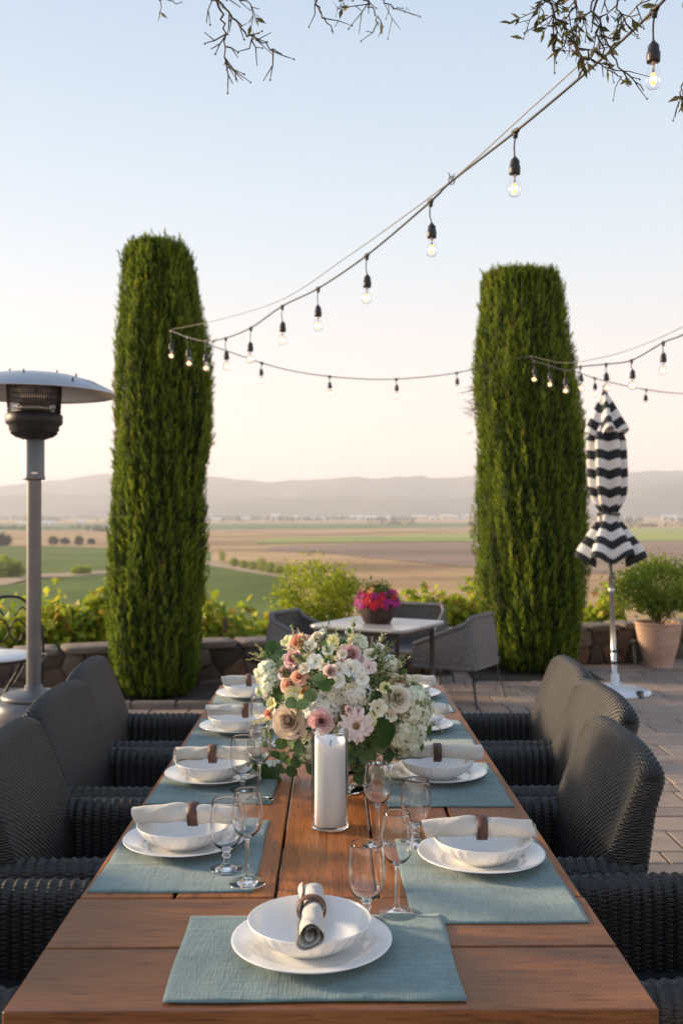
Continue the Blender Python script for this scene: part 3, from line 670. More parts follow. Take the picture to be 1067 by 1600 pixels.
def bush(name, cat, px, pyc, d, wpx, hpx, lab, seed, n, mat, leaf, base_z=None, grp=None, loc=None, parent=None, stems=8):
    rng = np.random.default_rng(seed); X = (px-518)*d/F; zc = 1.5-(pyc-810)*d/F; W = wpx*d/F/2; H = hpx*d/F/2
    zb = base_z if base_z is not None else float(ground_z(np.array(X), np.array(d)))
    t = thing(name, lab, cat, (X, d, zb), 0, grp); c = np.array([0, 0, zc-zb])
    # branchlets fan out, leaves cluster round their ends
    m = MB(); tips = []
    for i in range(stems*9):
        u = unit(1, rng)[0]; u[2] = u[2]*.8+.15; e = c+u*np.array([W, W*.9, H])*rng.uniform(.62, 1.0); mid = np.array([0, 0, max(.05, (zc-zb)-H*.8)])*.6+e*.4+rng.normal(0, .03, 3)
        tips.append(e)
        if i % 3 == 0: tube(m, crom3([(rng.uniform(-.03, .03), rng.uniform(-.03, .03), 0), mid, e], 4), np.linspace(.009, .002, 9), 5)
    m.obj('branch', M['bark'], t, kind='stuff')
    tips = np.array(tips); idx = rng.integers(len(tips), size=n); p = tips[idx]+rng.normal(0, 1, (n, 3))*np.array([W, W, H])*.17
    u = (p-c); u /= np.linalg.norm(u, axis=1, keepdims=True)+1e-6
    V, Fq = kites(p, u*.5+unit(n, rng)*.8, unit(n, rng)+np.array([0, 0, .5]), rng.uniform(.7, 1.2, n)*leaf, rng.uniform(.7, 1.2, n)*leaf*.5)
    tn = np.clip(.45+.18*rng.normal(size=len(tips))[idx]+rng.normal(0, .14, n)+.15*(p[:, 2]-c[2])/H, 0, 1)
    mobj('foliage', npmesh('foliage', V, Fq, M[mat], False, np.repeat(tn, 2)), t, 'stuff'); return t
def build_garden():
    V = [(-40, 962, 9.6, 90, 'vine at the left picture edge behind the iron chair'), (24, 950, 9.7, 60, 'vine between the iron chair and the heater pole'), (82, 925, 9.8, 66, 'yellow green vine just right of the heater pole'), (118, 942, 9.9, 50, 'second vine right of the heater pole'),
         (158, 910, 10.0, 60, 'tallest vine, leaning on the left cypress from its left'), (322, 938, 10.6, 44, 'vine hugging the right side of the left cypress'), (352, 952, 10.7, 50, 'vine by the grey post right of the left cypress'), (392, 965, 10.9, 60, 'low vine halfway between the left cypress and the bush'), (428, 972, 11.0, 44, 'low vine touching the rounded bush'),
         (632, 925, 11.6, 56, 'vine right behind the red flower basket'), (668, 928, 11.7, 54, 'vine above the right edge of the patio table'), (704, 930, 11.8, 50, 'vine between patio table and right cypress'), (735, 915, 11.9, 36, 'vine tucked against the left side of the right cypress'),
         (922, 938, 12.3, 40, 'vine between the right cypress and the umbrella pole'), (950, 925, 12.4, 46, 'vine behind the umbrella pole'), (1110, 940, 12.9, 80, 'vine at the right picture edge beyond the pot')]
    for i, (px, py, d, w, lab) in enumerate(V): vine(px, py, d, w, lab, 100+i)
    bush('rounded_bush', 'bush', 497, 945, 11.3, 122, 130, 'rounded yellow green bush behind the patio table', 60, 5200, 'bush_leaf', .055, stems=10)
    for i, (px, py, d, lab) in enumerate([(352, 965, 10.4, 'thin grey vineyard post right of the left cypress'), (112, 958, 9.7, 'thin grey vineyard post left of the left cypress')]):
        X = (px-518)*d/F; zt = 1.5-(py-810)*d/F; zb = float(ground_z(np.array(X), np.array(d)))
        m = MB(); tube(m, [(0, 0, -.1), (0, 0, zt-zb)], .028, 10); o = m.obj('vineyard_post', M['cap_stone'], None, loc=(X, d, zb)); tag(o, lab, 'post', 'vineyard posts')
def build_haze():
    m = MB(); x, y0, y1, z0, z1 = 15500, -400, 15200, -31.5, 600
    V = [(-x, y0, z0), (x, y0, z0), (x, y1, z0), (-x, y1, z0), (-x, y0, z1), (x, y0, z1), (x, y1, z1), (-x, y1, z1)]
    m.add(V, [(3, 2, 1, 0), (4, 5, 6, 7), (0, 1, 5, 4), (1, 2, 6, 5), (2, 3, 7, 6), (3, 0, 4, 7)])
    t = bpy.data.materials.new('haze_air'); t.use_nodes = True; nt = t.node_tree; nt.nodes.clear()
    o = nt.nodes.new('ShaderNodeOutputMaterial'); v = nt.nodes.new('ShaderNodeVolumePrincipled')
    v.inputs['Color'].default_value = (.76, .78, .85, 1); v.inputs['Density'].default_value = 1.15e-4; v.inputs['Anisotropy'].default_value = .2
    nt.links.new(v.outputs[0], o.inputs['Volume'])
    m.obj('haze', t, None, False, kind='stuff')
build_land(); build_town(); build_patio(); build_wall(); build_haze(); build_cypresses(); build_garden()
# ------------------------------------------------------------------ woven surfaces (real relief)
def weave_mesh(name, Pg, s, t, hfun, m, cj=False, flip=False):
    ni, nj = Pg.shape[:2]
    di = np.gradient(Pg, axis=0)
    if cj: dj = (np.roll(Pg, -1, 1)-np.roll(Pg, 1, 1))
    else: dj = np.gradient(Pg, axis=1)
    N = np.cross(di, dj); N /= np.linalg.norm(N, axis=2, keepdims=True)+1e-12
    if flip: N = -N
    h = hfun(s[:, None], t[None, :]) if s.ndim == 1 else hfun(s, t)
    V = (Pg+N*h[..., None]).reshape(-1, 3); q = gridf(ni, nj, cv=cj)
    if flip: q = q[:, ::-1]
    return npmesh(name, V, q, m, True)
def arclen(p): return np.concatenate([[0], np.cumsum(np.linalg.norm(np.diff(p, axis=0), axis=1))])
def resample(p, step):
    s = arclen(p); n = max(3, int(round(s[-1]/step))+1); q = np.linspace(0, s[-1], n)
    return np.stack([np.interp(q, s, p[:, k]) for k in range(p.shape[1])], 1), q
def chair_meshes():
    ps, pt = .0078, .0104
    hw = .262
    # profile of the back in (x,z): up the front face, over the roll, down the rear
    front = [(.050, .40), (.035, .48), (.018, .58), (-.002, .68), (-.030, .77), (-.062, .86), (-.078, .905)]
    roll = [(-.086, .928), (-.100, .941), (-.116, .945), (-.134, .937), (-.145, .918), (-.147, .895)]
    rear = [(-.138, .860), (-.124, .80), (-.112, .70), (-.098, .58), (-.088, .46), (-.080, .30), (-.076, .09)]
    prof = crom3(np.array(front+roll+rear), 10); prof, s = resample(prof, ps/4)
    cap = .034; tl = np.linspace(-(hw+cap*1.35), hw+cap*1.35, int(2*(hw+cap*1.35)/(pt/2.2))); nt = len(tl)
    iz = np.argmax(prof[:, 1]); zf = prof[:iz+1]; zr = prof[iz:][::-1]
    zc = np.clip(prof[:, 1], .09, .905); xf = np.interp(zc, zf[:, 1], zf[:, 0]); xr = np.interp(zc, zr[:, 1], zr[:, 0]); xm = (xf+xr)/2
    med = np.stack([xm, zc], 1)
    Pg = np.zeros((len(prof), nt, 3))
    for j, t in enumerate(tl):
        a = abs(t); y = min(a, hw); k = 0.; e = 0
        if a > hw:
            f = (a-hw)/(cap*1.35); ang = f*PI/2; k = 1-math.cos(ang); e = cap*.62*math.sin(ang)
        q = prof*(1-k)+med*k
        arch = .040*(min(1, (y+e)/(hw+cap*.6)))**3.6
        wgt = np.clip((q[:, 1]-.62)/.32, 0, 1)**1.4
        # sides flare a touch towards the top
        Pg[:, j, 0] = q[:, 0]-.010*(y/hw)**2*0; Pg[:, j, 1] = math.copysign((y+e), t)*(1+.02*np.clip((q[:, 1]-.5)/.4, -1, 1)-.0*wgt); Pg[:, j, 2] = q[:, 1]-arch*wgt
        Pg[:, j, 1] *= 1-.05*np.clip((q[:, 1]-.86)/.09, 0, 1)**2
    def hf(a, b):
        j = np.floor(a/ps); fv = a/ps-j
        return (.0020*np.cos(PI*b/pt+PI*j)+.0027*(1-(2*fv-1)**2))+.0003*np.sin(a*210+b*37)*np.sin(b*190-a*31)
    back = weave_mesh('backrest', Pg, s, tl, hf, M['wicker_black'], flip=False)
    # arm panel: rounded section swept along x
    pr, ps2 = .0255, .0058
    sec = [(-.045, .40), (-.045, .50), (-.046, .60), (-.047, .635), (-.040, .662), (-.022, .679), (0, .684), (.022, .679), (.040, .662), (.047, .635), (.046, .58), (.045, .44), (.044, .28), (.044, .07)]
    sec = crom3(np.array(sec), 6); sec, s2 = resample(sec, ps2/3.2)
    xs = np.arange(-.09, .52, pr/9); A = np.zeros((len(sec), len(xs), 3))
    for j, x in enumerate(xs):
        f = 1.0 if x < .46 else math.sqrt(max(.0004, 1-((x-.46)/.062)**2))
        A[:, j, 0] = x; A[:, j, 1] = sec[:, 0]*f; A[:, j, 2] = sec[:, 1]-(1-f)*.02*(sec[:, 1] > .6)-.010*max(0, (x-.25))/.25*(sec[:, 1] > .5)
    def hg(a, b):
        j = np.floor(a/ps2); fv = a/ps2-j
        return .0048*np.abs(np.sin(PI*b/pr))**.9+.0019*(1-(2*fv-1)**2)+.0008*np.cos(PI*b/pr+PI*j)
    arm = weave_mesh('arm', A, s2, xs, hg, M['wicker_black'], flip=False)
    return back, arm
def fix_out(me, c):
    """flip if normals point to c"""
    n = len(me.polygons); a = np.zeros(n*3, np.float32); b = np.zeros(n*3, np.float32)
    me.polygons.foreach_get('normal', a); me.polygons.foreach_get('center', b)
    if np.sum(a.reshape(-1, 3)*(b.reshape(-1, 3)-np.array(c))) < 0: me.flip_normals()
def make_dining_chair(lab):
    t = thing('wicker_armchair', lab, 'armchair', (0, 0, 0), 0, 'black wicker armchairs at the dining table')
    back, arm = chair_meshes()
    mobj('backrest', back, t)
    for s in (-1, 1):
        o = mobj('arm', arm, t); o.location = (0, s*.262, 0)
    m = MB(); v, f = box_bevel(.47, .44, .13, .02, (.275, 0, .30)); m.add(v, f); m.obj('seat', M['wicker_black'], t, False)
    m = MB(); v, f = box_bevel(.46, .42, .06, .025, (.275, 0, .431)); m.add(v, f); m.obj('seat_cushion', M['black_plastic'], t, False)
    for x in (-.05, .46):
        for y in (-.26, .26): m = MB(); tube(m, [(x, y, 0), (x, y, .10)], .018, 8); m.obj('leg', M['black_plastic'], t)
    return t
def build_dining_chairs():
    c0 = make_dining_chair('x')
    # (x of the back's front face, y, side, label)
    spec = [(-.755, 2.665, 1, 'left row black armchair nearest the camera with its back cut by the picture edge'), (-.79, 3.31, 1, 'middle black armchair of the left row'), (-.84, 3.93, 1, 'far black armchair of the left row in front of the left cypress'),
            (-.86, 2.005, 1, 'black armchair at the bottom left corner showing only an arm'), (.655, 2.66, -1, 'right row black armchair nearest the camera with its full back in view'), (.79, 3.31, -1, 'middle black armchair of the right row'),
            (.83, 3.925, -1, 'far black armchair of the right row, closest to the umbrella'), (.90, 2.03, -1, 'black armchair at the bottom right corner showing only its arms')]
    rot = [.02, -.03, .02, 0, .0, .02, -.01, .01]
    for i, (x, y, s, lab) in enumerate(spec):
        o = c0 if i == 0 else copy_tree(c0)
        o.location = (x, y, 0); o.rotation_euler = (0, 0, (0 if s > 0 else PI)+rot[i]); o['label'] = lab
# ------------------------------------------------------------------ the dining table
TZ = .75
def build_table():
    t = thing('dining_table', 'long reddish teak dining table with plank top, set for nine', 'table', (0, 3.0, 0))
    r = random.Random(2)
    def plank(L, W, x, y, along_y, mat, name='plank'):
        nx = 2; v, f = box_bevel(L, W, .038, .0022); o = MB().add(v, f).obj(name, M[mat], t, False)
        o.location = (x, y-3.0, TZ-.038+r.uniform(-.0006, .0006)); o.rotation_euler = (0, 0, PI/2 if along_y else 0); return o
    g = .007; y0, y1 = 1.52, 4.49; e = .225
    cuts = [-.5, -.311, -.111, .093, .295, .5]
    ya = y0+2*e+g; yb = y1-2*e-g
    for a, b in zip(cuts[:-1], cuts[1:]): plank(yb-ya, b-a-g, (a+b)/2, (ya+yb)/2, True, 'teak')
    for k, yy in enumerate((y0+e/2, y0+e*1.5+g/2, y1-e/2, y1-e*1.5-g/2)): plank(1.0, e-g*.5, 0, yy, False, 'teak_weathered', 'end_board')
    # under-frame
    for s in (-1, 1):
        v, f = box_bevel(2.74, .03, .08, .002); o = MB().add(v, f).obj('apron', M['teak'], t, False); o.location = (s*.42, 0.005, TZ-.119); o.rotation_euler = (0, 0, PI/2)
        v, f = box_bevel(.80, .03, .08, .002); o = MB().add(v, f).obj('apron', M['teak'], t, False); o.location = (0, s*1.36, TZ-.119)
        for q in (-1, 1):
            v, f = box_bevel(.085, .085, TZ-.0395, .004); o = MB().add(v, f).obj('leg', M['teak'], t, False); o.location = (s*.445, q*1.42, 0)
    for q in (-.5, .5): v, f = box_bevel(.80, .05, .03, .002); o = MB().add(v, f).obj('cross_rail', M['teak'], t, False); o.location = (0, q, TZ-.0695)
def placemat_mesh(seed, W=.47, D=.33):
    nx, ny = 64, 46; rng = np.random.default_rng(seed); th = .0022; V = np.zeros((nx, ny, 3)); X = np.linspace(-W/2, W/2, nx); Y = np.linspace(-D/2, D/2, ny)
    XX, YY = np.meshgrid(X, Y, indexing='ij'); ph = rng.uniform(0, 6, 4)
    h = .0012+.0012*vnoise(XX*11, YY*9, 0, seed)+.0008*vnoise(XX*30, YY*8, 1, seed+2)
    # press-fold creases from storage
    for xc in (-W/6+ph[0]*.004, W/6): h += .0016*np.exp(-np.abs(XX-xc)/.004)
    h += .0012*np.exp(-np.abs(YY-.0)/.004)
    edge = np.minimum(np.minimum(XX+W/2, W/2-XX), np.minimum(YY+D/2, D/2-YY))
    h = np.clip(h, .0, .0042)+th*np.clip(.55+edge/.01*.45, 0, 1)+.0006*((edge > .009) & (edge < .0145))
    V[..., 0] = XX+.0012*np.sin(YY*23+ph[1])*(np.abs(XX) > W/2-.02); V[..., 1] = YY+.0015*np.sin(XX*19+ph[2])*(np.abs(YY) > D/2-.02); V[..., 2] = h
    ring = [(i, 0) for i in range(nx)]+[(nx-1, j) for j in range(1, ny)]+[(i, ny-1) for i in range(nx-2, -1, -1)]+[(0, j) for j in range(ny-2, 0, -1)]
    Vl = V.reshape(-1, 3); low = np.array([[V[i, j, 0], V[i, j, 1], .0001] for i, j in ring]); n0 = len(Vl); k = len(ring)
    q = gridf(nx, ny); side = np.array([(n0+a, n0+(a+1) % k, ring[(a+1) % k][0]*ny+ring[(a+1) % k][1], ring[a][0]*ny+ring[a][1]) for a in range(k)])
    return npmesh('placemat', np.vstack([Vl, low]), np.vstack([q, side]), M['mat_fabric'], True)
def plate_mesh():
    pr = [(0, .004), (.075, .004), (.088, .0055), (.094, .0095), (.105, .0150), (.125, .0200), (.1365, .0225), (.1378, .0215), (.1365, .0200), (.120, .0155), (.098, .0085), (.086, .0015), (.078, .0), (.074, .0), (.072, .0015), (0, .0015)]
    return lathe(MB(), smooth_prof(pr, 3), 72).mesh('plate', M['porcelain'])
def bowl_mesh():
    outer = [(0, .003), (.045, .003), (.050, .0), (.054, .0), (.058, .004), (.075, .014), (.092, .029), (.103, .045), (.1065, .0525)]
    inner = [(.1065, .0535), (.1055, .0540), (.1040, .0530), (.1005, .045), (.089, .030), (.072, .0165), (.052, .0085), (.03, .006), (0, .0055)]
    po = smooth_prof(outer, 3); n1 = len(po); pf = np.vstack([po, smooth_prof(inner, 3)])
    def fl(r, z, th, i):
        if i >= len(pf)-n1 and .010 < z < .049: return r*(1+.014*math.sin(PI*(z-.010)/.039)*math.cos(30*th))
        return r
    pf = pf*np.array([1.0, .90])
    return lathe(MB(), pf[::-1], 180, flute=fl).mesh('bowl', M['porcelain'])
def napkin_mesh(seed, L=.238, R=.0255):
    rng = np.random.default_rng(seed); nu, nv = 72, 96; V = np.zeros((nu, nv, 3)); turns = 2.35; ph = rng.uniform(0, 6, 6)
    for i in range(nu):
        u = i/(nu-1); x = -L/2+L*u
        for j in range(nv):
            f = j/(nv-1); a = f*turns*2*PI+ph[0]+1.2*u            # the diagonal edge winds round the roll
            r = R*(.22+.78*f**.75); r += .0012*math.sin(a*3+x*40+ph[1])*f+.0016*math.sin(x*55+a*2+ph[2])*f*math.sin(a+ph[3])
            r *= 1+.07*math.sin(x*22+ph[4])-.12*math.exp(-((x-.0)/.018)**2)+.05*math.sin(a-x*14+ph[3])*f; r += .0050*max(0, math.sin(a*.5-x*12+ph[2]))**6*f+.0016*math.sin(x*90+a*3+ph[1])*f
            sk = .004*math.sin(a+ph[5])*abs(2*u-1)**4*2
            V[i, j] = (x+sk+.006*(f-.5)*(1 if u > .5 else -1)*abs(2*u-1)**6, r*math.cos(a), r*math.sin(a)*.86+.003*math.sin(u*PI*1.0))
    me = npmesh('roll', V.reshape(-1, 3), gridf(nu, nv), M['linen_white'], True)
    return me
def ring_mesh(R=.0262):
    m = MB(); n = 40; w = .0115; V = []
    pr = [(R, -w), (R+.0028, -w*.96), (R+.0034, 0), (R+.0028, w*.96), (R, w), (R-.0005, 0)]
    for x in range(len(pr)):
        for a in range(n):
            th = 2*PI*a/n; r = pr[x][0]*(1+.02*math.sin(3*th)); V.append((pr[x][1], r*math.cos(th), r*math.sin(th)*.92))
    m.add(V, [tuple(q) for q in gridf(len(pr), n, cu=True, cv=True)]); return m.mesh('napkin_ring', M['leather'])
def glass_mesh(kind):
    if kind == 'wine':
        out = [(0, .0), (.034, .0), (.0362, .0012), (.0355, .0030), (.020, .0058), (.008, .0095), (.0046, .016), (.0038, .030), (.0036, .060), (.0040, .085), (.0065, .0925), (.015, .0985), (.024, .108), (.0300, .122), (.0318, .138), (.0302, .158), (.0268, .178), (.0246, .1905), (.0240, .1915)]
        inn = [(.0234, .1905), (.0256, .178), (.0290, .158), (.0305, .138), (.0287, .123), (.0228, .1098), (.0135, .1010), (.005, .0975), (0, .0970)]
    else:
        out = [(0, .0), (.031, .0), (.0330, .0012), (.0325, .0030), (.021, .006), (.0095, .011), (.0062, .018), (.0068, .026), (.0095, .030), (.0070, .034), (.0085, .040), (.017, .047), (.027, .058), (.0328, .073), (.0350, .090), (.0345, .110), (.0318, .132), (.0292, .1465), (.0285, .1475)]
        inn = [(.0278, .1465), (.0304, .132), (.0330, .110), (.0335, .090), (.0314, .074), (.0258, .0600), (.0155, .0500), (.006, .0455), (0, .0450)]
    return lathe(MB(), np.vstack([smooth_prof(out, 4), smooth_prof(inn, 4)])[::-1], 56).mesh(kind+'_glass', M['clear_glass'])
def put(me, name, lab, cat, loc, rz=0, grp=None, rot=None):
    o = mobj(name, me); o.location = loc; o.rotation_euler = rot or (0, 0, rz); return tag(o, lab, cat, grp)
def build_settings():
    r = random.Random(4); pl, bw, rg = plate_mesh(), bowl_mesh(), ring_mesh(); wine, gob = glass_mesh('wine'), glass_mesh('goblet')
    nap = [napkin_mesh(k) for k in range(4)]; mats = [placemat_mesh(k) for k in range(3)]
    # side settings: (side, mat near edge, plate x, plate y, glasses?, words)
    S = [(-1, 2.00, -.334, 2.275, 'on the left edge nearest the camera', 'first on the left side'), (-1, 2.615, -.338, 2.86, 'second on the left side, behind the pair of tall glasses', 'second on the left side'),
         (-1, 3.25, -.325, 3.51, 'third on the left side, beside the flowers', 'third on the left side'), (-1, 3.885, -.343, 4.17, 'at the far left corner of the table', 'last on the left side'),
         (1, 1.842, .325, 2.17, 'on the right edge nearest the camera', 'first on the right side'), (1, 2.585, .308, 2.87, 'second on the right side, just right of the flowers', 'second on the right side'),
         (1, 3.215, .293, 3.53, 'third on the right side, half behind the cream hydrangea', 'third on the right side'), (1, 3.84, .315, 4.16, 'at the far right corner of the table', 'last on the right side')]
    for i, (s, ym, xp, yp, w, w2) in enumerate(S):
        cx = s*.32; z = TZ+.0008
        m = put(mats[i % 3], 'placemat', 'blue green cloth placemat '+w, 'placemat', (s*(.485-.165) if s < 0 else .311, ym+.235, z), PI/2*s+r.uniform(-.012, .012), 'teal placemats under the plates')
        zp = z+.0040
        put(pl, 'dinner_plate', 'white dinner plate '+w, 'plate', (xp, yp, zp), r.uniform(0, 6), 'white plates on the placemats')
        put(bw, 'bowl', 'white fluted bowl '+w, 'bowl', (xp+r.uniform(-.004, .004), yp-.002, zp+.0048), r.uniform(0, 6), 'white bowls on the plates')
        n = thing('rolled_napkin', 'rolled cream napkin '+w, 'napkin', (xp+r.uniform(-.004, .004)+(.010 if s < 0 else 0), yp+.018, zp+.0048+.0486+.0125), r.uniform(-.05, .05)+(PI if i % 2 else 0), 'rolled linen napkins')
        mobj('roll', nap[(i+1) % 4], n); o = mobj('napkin_ring', rg, n); o.location = (r.uniform(-.008, .012), 0, .0015); o.rotation_euler = (r.uniform(-.3, .3), 0, r.uniform(-.06, .06))
    z = TZ+.0032
    put(mats[1], 'placemat', 'blue green cloth placemat lying across the head of the table nearest the camera', 'placemat', (-.028, 1.709, z-.0004), .006, 'teal placemats under the plates')
    zp = z+.0038; xp, yp = -.034, 1.722
    put(pl, 'dinner_plate', 'white dinner plate at the head of the table nearest the camera', 'plate', (xp, yp, zp), 0, 'white plates on the placemats')
    put(bw, 'bowl', 'white bowl seen from above at the head of the table', 'bowl', (xp-.004, yp+.004, zp+.0048), .1, 'white bowls on the plates')
    n = thing('rolled_napkin', 'rolled cream napkin pointing towards the camera in the front bowl', 'napkin', (xp-.0005, yp+.004, zp+.0048+.0486+.012), PI/2+.02, 'rolled linen napkins')
    n.rotation_euler = (0, math.radians(4), PI/2+.02); n.scale = (.98, .88, .88); n.location.y -= .010
    mobj('roll', nap[0], n); o = mobj('napkin_ring', rg, n); o.location = (.012, 0, .002)
    # glasses
    G = [(gob, -.223, 2.12, 'goblet', 'short stemmed water goblet in front of the nearest left bowl'), (wine, -.172, 2.04, 'wine', 'tall wine glass of the nearest left setting, overlapping the goblet'),
         (gob, -.243, 2.735, 'goblet', 'short stemmed water goblet of the second left setting'), (wine, -.192, 2.65, 'wine', 'wine glass of the second left setting, behind trailing eucalyptus'),
         (gob, -.240, 3.37, 'goblet', 'water goblet of the third left setting, mostly behind the flowers'), (wine, -.185, 3.30, 'wine', 'wine glass of the third left setting, behind the flowers'),
         (gob, -.235, 4.00, 'goblet', 'water goblet of the far left setting behind the hydrangea'), (wine, -.18, 3.93, 'wine', 'wine glass of the far left setting behind the flowers'),
         (gob, .064, 1.835, 'goblet', 'water goblet nearest the camera, just above the front bowl'), (wine, .123, 1.878, 'wine', 'wine glass nearest the camera, standing on the front placemat corner'),
         (gob, .193, 2.28, 'goblet', 'water goblet left of the nearest right bowl, right of the candle'), (wine, .105, 2.28, 'wine', 'wine glass standing close to the right of the pillar candle'),
         (gob, .20, 2.98, 'goblet', 'water goblet of the second right setting, under the hydrangea'), (wine, .135, 3.05, 'wine', 'wine glass of the second right setting, hidden by the flowers'),
         (gob, .205, 3.60, 'goblet', 'water goblet of the third right setting behind the flowers'), (wine, .15, 3.66, 'wine', 'wine glass of the third right setting behind the flowers')]
    for me, x, y, k, lab in G:
        zz = TZ+.0008+(.0042 if abs(x) > .15 or y < 1.9 else 0)
        put(me, 'wine_glass' if k == 'wine' else 'water_goblet', lab, 'glass', (x, y, zz), 0, 'clear wine glasses' if k == 'wine' else 'clear water goblets')
def build_candle():
    x, y, z = -.004, 2.42, TZ+.0008
    pr = [(0, 0), (.041, 0), (.0435, .0015), (.0445, .005), (.0445, .232), (.0441, .2345), (.0435, .2345), (.0431, .232), (.0431, .012), (.040, .008), (0, .0075)]
    t = thing('glass_cylinder', 'x', 'x', (x, y, z))
    lathe(MB(), [(.0442, .010), (.0445, .012), (.0445, .233), (.0440, .2345)], 64).obj('glass_wall', M['thin_glass'], t)
    lathe(MB(), [(0, 0), (.041, 0), (.0435, .0015), (.0445, .004), (.0445, .0095), (.043, .0110), (.040, .0078), (0, .0075)][::-1], 64).obj('glass_base', M['clear_glass'], t)
    m = MB(); tube(m, [(.0440*math.cos(a), .0440*math.sin(a), .2345) for a in np.linspace(0, 2*PI, 65)], .0011, 6, cap=False); m.obj('glass_rim', M['clear_glass'], t)
    tag(t, 'tall clear glass cylinder holding the white pillar candle', 'candle holder')
    t = thing('pillar_candle', 'thick white pillar candle with a melted uneven rim in the glass cylinder', 'candle', (x+.0005, y, z+.0082))
    n = 64; V = []; rows = [(.0362, 0), (.0372, .002), (.0372, .10), (.0372, .19)]
    def rim(a): return .206+.006*math.sin(a-.8)+.0035*math.sin(2*a+1)+.002*math.sin(5*a)
    for r_, zz in rows:
        for a in range(n): th = 2*PI*a/n; V.append((r_*math.cos(th)*(1+.004*math.sin(4*th+zz*30)), r_*math.sin(th), zz))
    for r_, dz in ((.0372, -.002), (.0360, .0), (.0330, -.0005), (.0295, -.006), (.0255, -.013), (.015, -.017), (.004, -.018)):
        for a in range(n): th = 2*PI*a/n; V.append((r_*math.cos(th), r_*math.sin(th), rim(th)*(1 if dz > -.01 else .3)+(.206*.7 if dz < -.01 else 0)+dz))
    k = len(V)//n; Fs = [tuple(q) for q in gridf(k, n, cv=True)[:, ::-1]]; Fs = [f[::-1] for f in Fs]; Fs.append(tuple(range((k-1)*n, k*n)))
    MB().add(V, Fs).obj('wax', M['candle_wax'], t)
    m = MB(); tube(m, [(0, 0, .184), (.001, 0, .195), (.003, .001, .203)], .0013, 6); m.obj('wick', M['black_plastic'], t)
# ------------------------------------------------------------------ patio heater
def build_heater():
    d = 5.04; X = (55-518)*d/F; t = thing('patio_heater', 'tall grey patio heater with a wide metal reflector hood', 'patio heater', (X, d, 0))
    lathe(MB(), [(.0, .04), (.225, .04), (.232, .05), (.232, .10), (.205, .14), (.198, .46), (.204, .50), (.204, .545), (.190, .575), (.170, .590), (0, .590)], 56).obj('tank_housing', M['heater_grey'], t)
    lathe(MB(), [(0, 0), (.245, 0), (.25, .01), (.25, .04), (.22, .055), (0, .055)], 48).obj('base_ring', M['heater_dark'], t)
    lathe(MB(), [(0, .585), (.155, .590), (.160, .598), (.158, .610), (.140, .622), (.075, .635), (.045, .640), (.043, .66), (0, .66)], 48).obj('housing_lid', M['heater_grey'], t)
    for k in range(40):
        a = 2*PI*k/40; v, f = box_bevel(.008, .010, .055, .001, (0, 0, 0)); o = MB().add(v, f).obj('vent_slot', M['black_plastic'], t, False); o.location = (.2005*math.cos(a), .2005*math.sin(a), .395); o.rotation_euler = (0, 0, a)
    lathe(MB(), [(.036, .62), (.036, .9), (.036, 1.2), (.036, 1.5), (.036, 1.715)], 32).obj('pole', M['heater_grey'], t)
    lathe(MB(), [(.036, 1.695), (.054, 1.695), (.055, 1.70), (.0535, 1.71), (.051, 1.72), (.051, 1.90), (.047, 1.905), (0, 1.905)], 40).obj('control_collar', M['heater_grey'], t)
    m = MB(); v, f = box_bevel(.030, .004, .010, .001, (.018, -.0530, 1.722)); m.add(v, f); m.obj('collar_plate', M['steel'], t, False)
    lathe(MB(), [(.047, 1.895), (.075, 1.905), (.105, 1.925), (.122, 1.945), (.122, 1.965), (.136, 1.975), (.140, 1.985), (.140, 2.02), (.128, 2.03), (.0, 2.03)], 56).obj('burner_bowl', M['heater_dark'], t)
    for k in range(30):
        a = 2*PI*k/30; v, f = box_bevel(.034, .007, .006, .001); o = MB().add(v, f).obj('vent_slot', M['black_plastic'], t, False); o.location = (.102*math.cos(a), .102*math.sin(a), 1.918); o.rotation_euler = (0, -.62, a)
    # emitter screen: vertical bars and hoops, glossy core behind
    m = MB()
    for k in range(72):
        a = 2*PI*k/72; c, s = math.cos(a), math.sin(a); tube(m, [(.126*c, .126*s, 2.03), (.131*c, .131*s, 2.10), (.134*c, .134*s, 2.178)], .0022, 4)
    for z in np.linspace(2.04, 2.17, 6): tube(m, [(.132*math.cos(a), .132*math.sin(a), z) for a in np.linspace(0, 2*PI, 49)], .0016, 4)
    m.obj('emitter_screen', M['heater_dark'], t, kind='stuff')
    lathe(MB(), [(0, 2.03), (.085, 2.03), (.075, 2.07), (.060, 2.10), (.075, 2.14), (.105, 2.17), (0, 2.175)], 40).obj('burner_core', M['steel'], t)
    lathe(MB(), [(0, 2.170), (.137, 2.170), (.139, 2.185), (.137, 2.200), (0, 2.205)], 48).obj('screen_cap', M['heater_dark'], t)
    n = 96
    def wav(r, z, th, i): return r*(1+.004*math.cos(8*th)*(r > .3))
    lathe(MB(), [(0, 2.236), (.10, 2.232), (.20, 2.218), (.30, 2.190), (.385, 2.148), (.402, 2.130), (.405, 2.124), (.400, 2.124), (.383, 2.142), (.298, 2.184), (.20, 2.212), (.10, 2.226), (0, 2.230)][::-1], n, flute=wav).obj('reflector', M['reflector_metal'], t)
    for r_, z_, k in ((.13, 2.229, 3), (.36, 2.163, 3), (.26, 2.203, 6)):
        for i in range(k):
            a = 2*PI*i/k+.9+r_*7; m = MB(); tube(m, [(0, 0, -.008), (0, 0, .014)], [.006, .0035], 6); o = m.obj('wing_nut', M['heater_dark'], t); o.location = (r_*math.cos(a), r_*math.sin(a), z_)
    for k in range(3):
        a = 2*PI*k/3+.4; m = MB(); tube(m, [(.10*math.cos(a), .10*math.sin(a), 2.195), (.10*math.cos(a), .10*math.sin(a), 2.23)], .005, 6); m.obj('bracket', M['steel'], t)
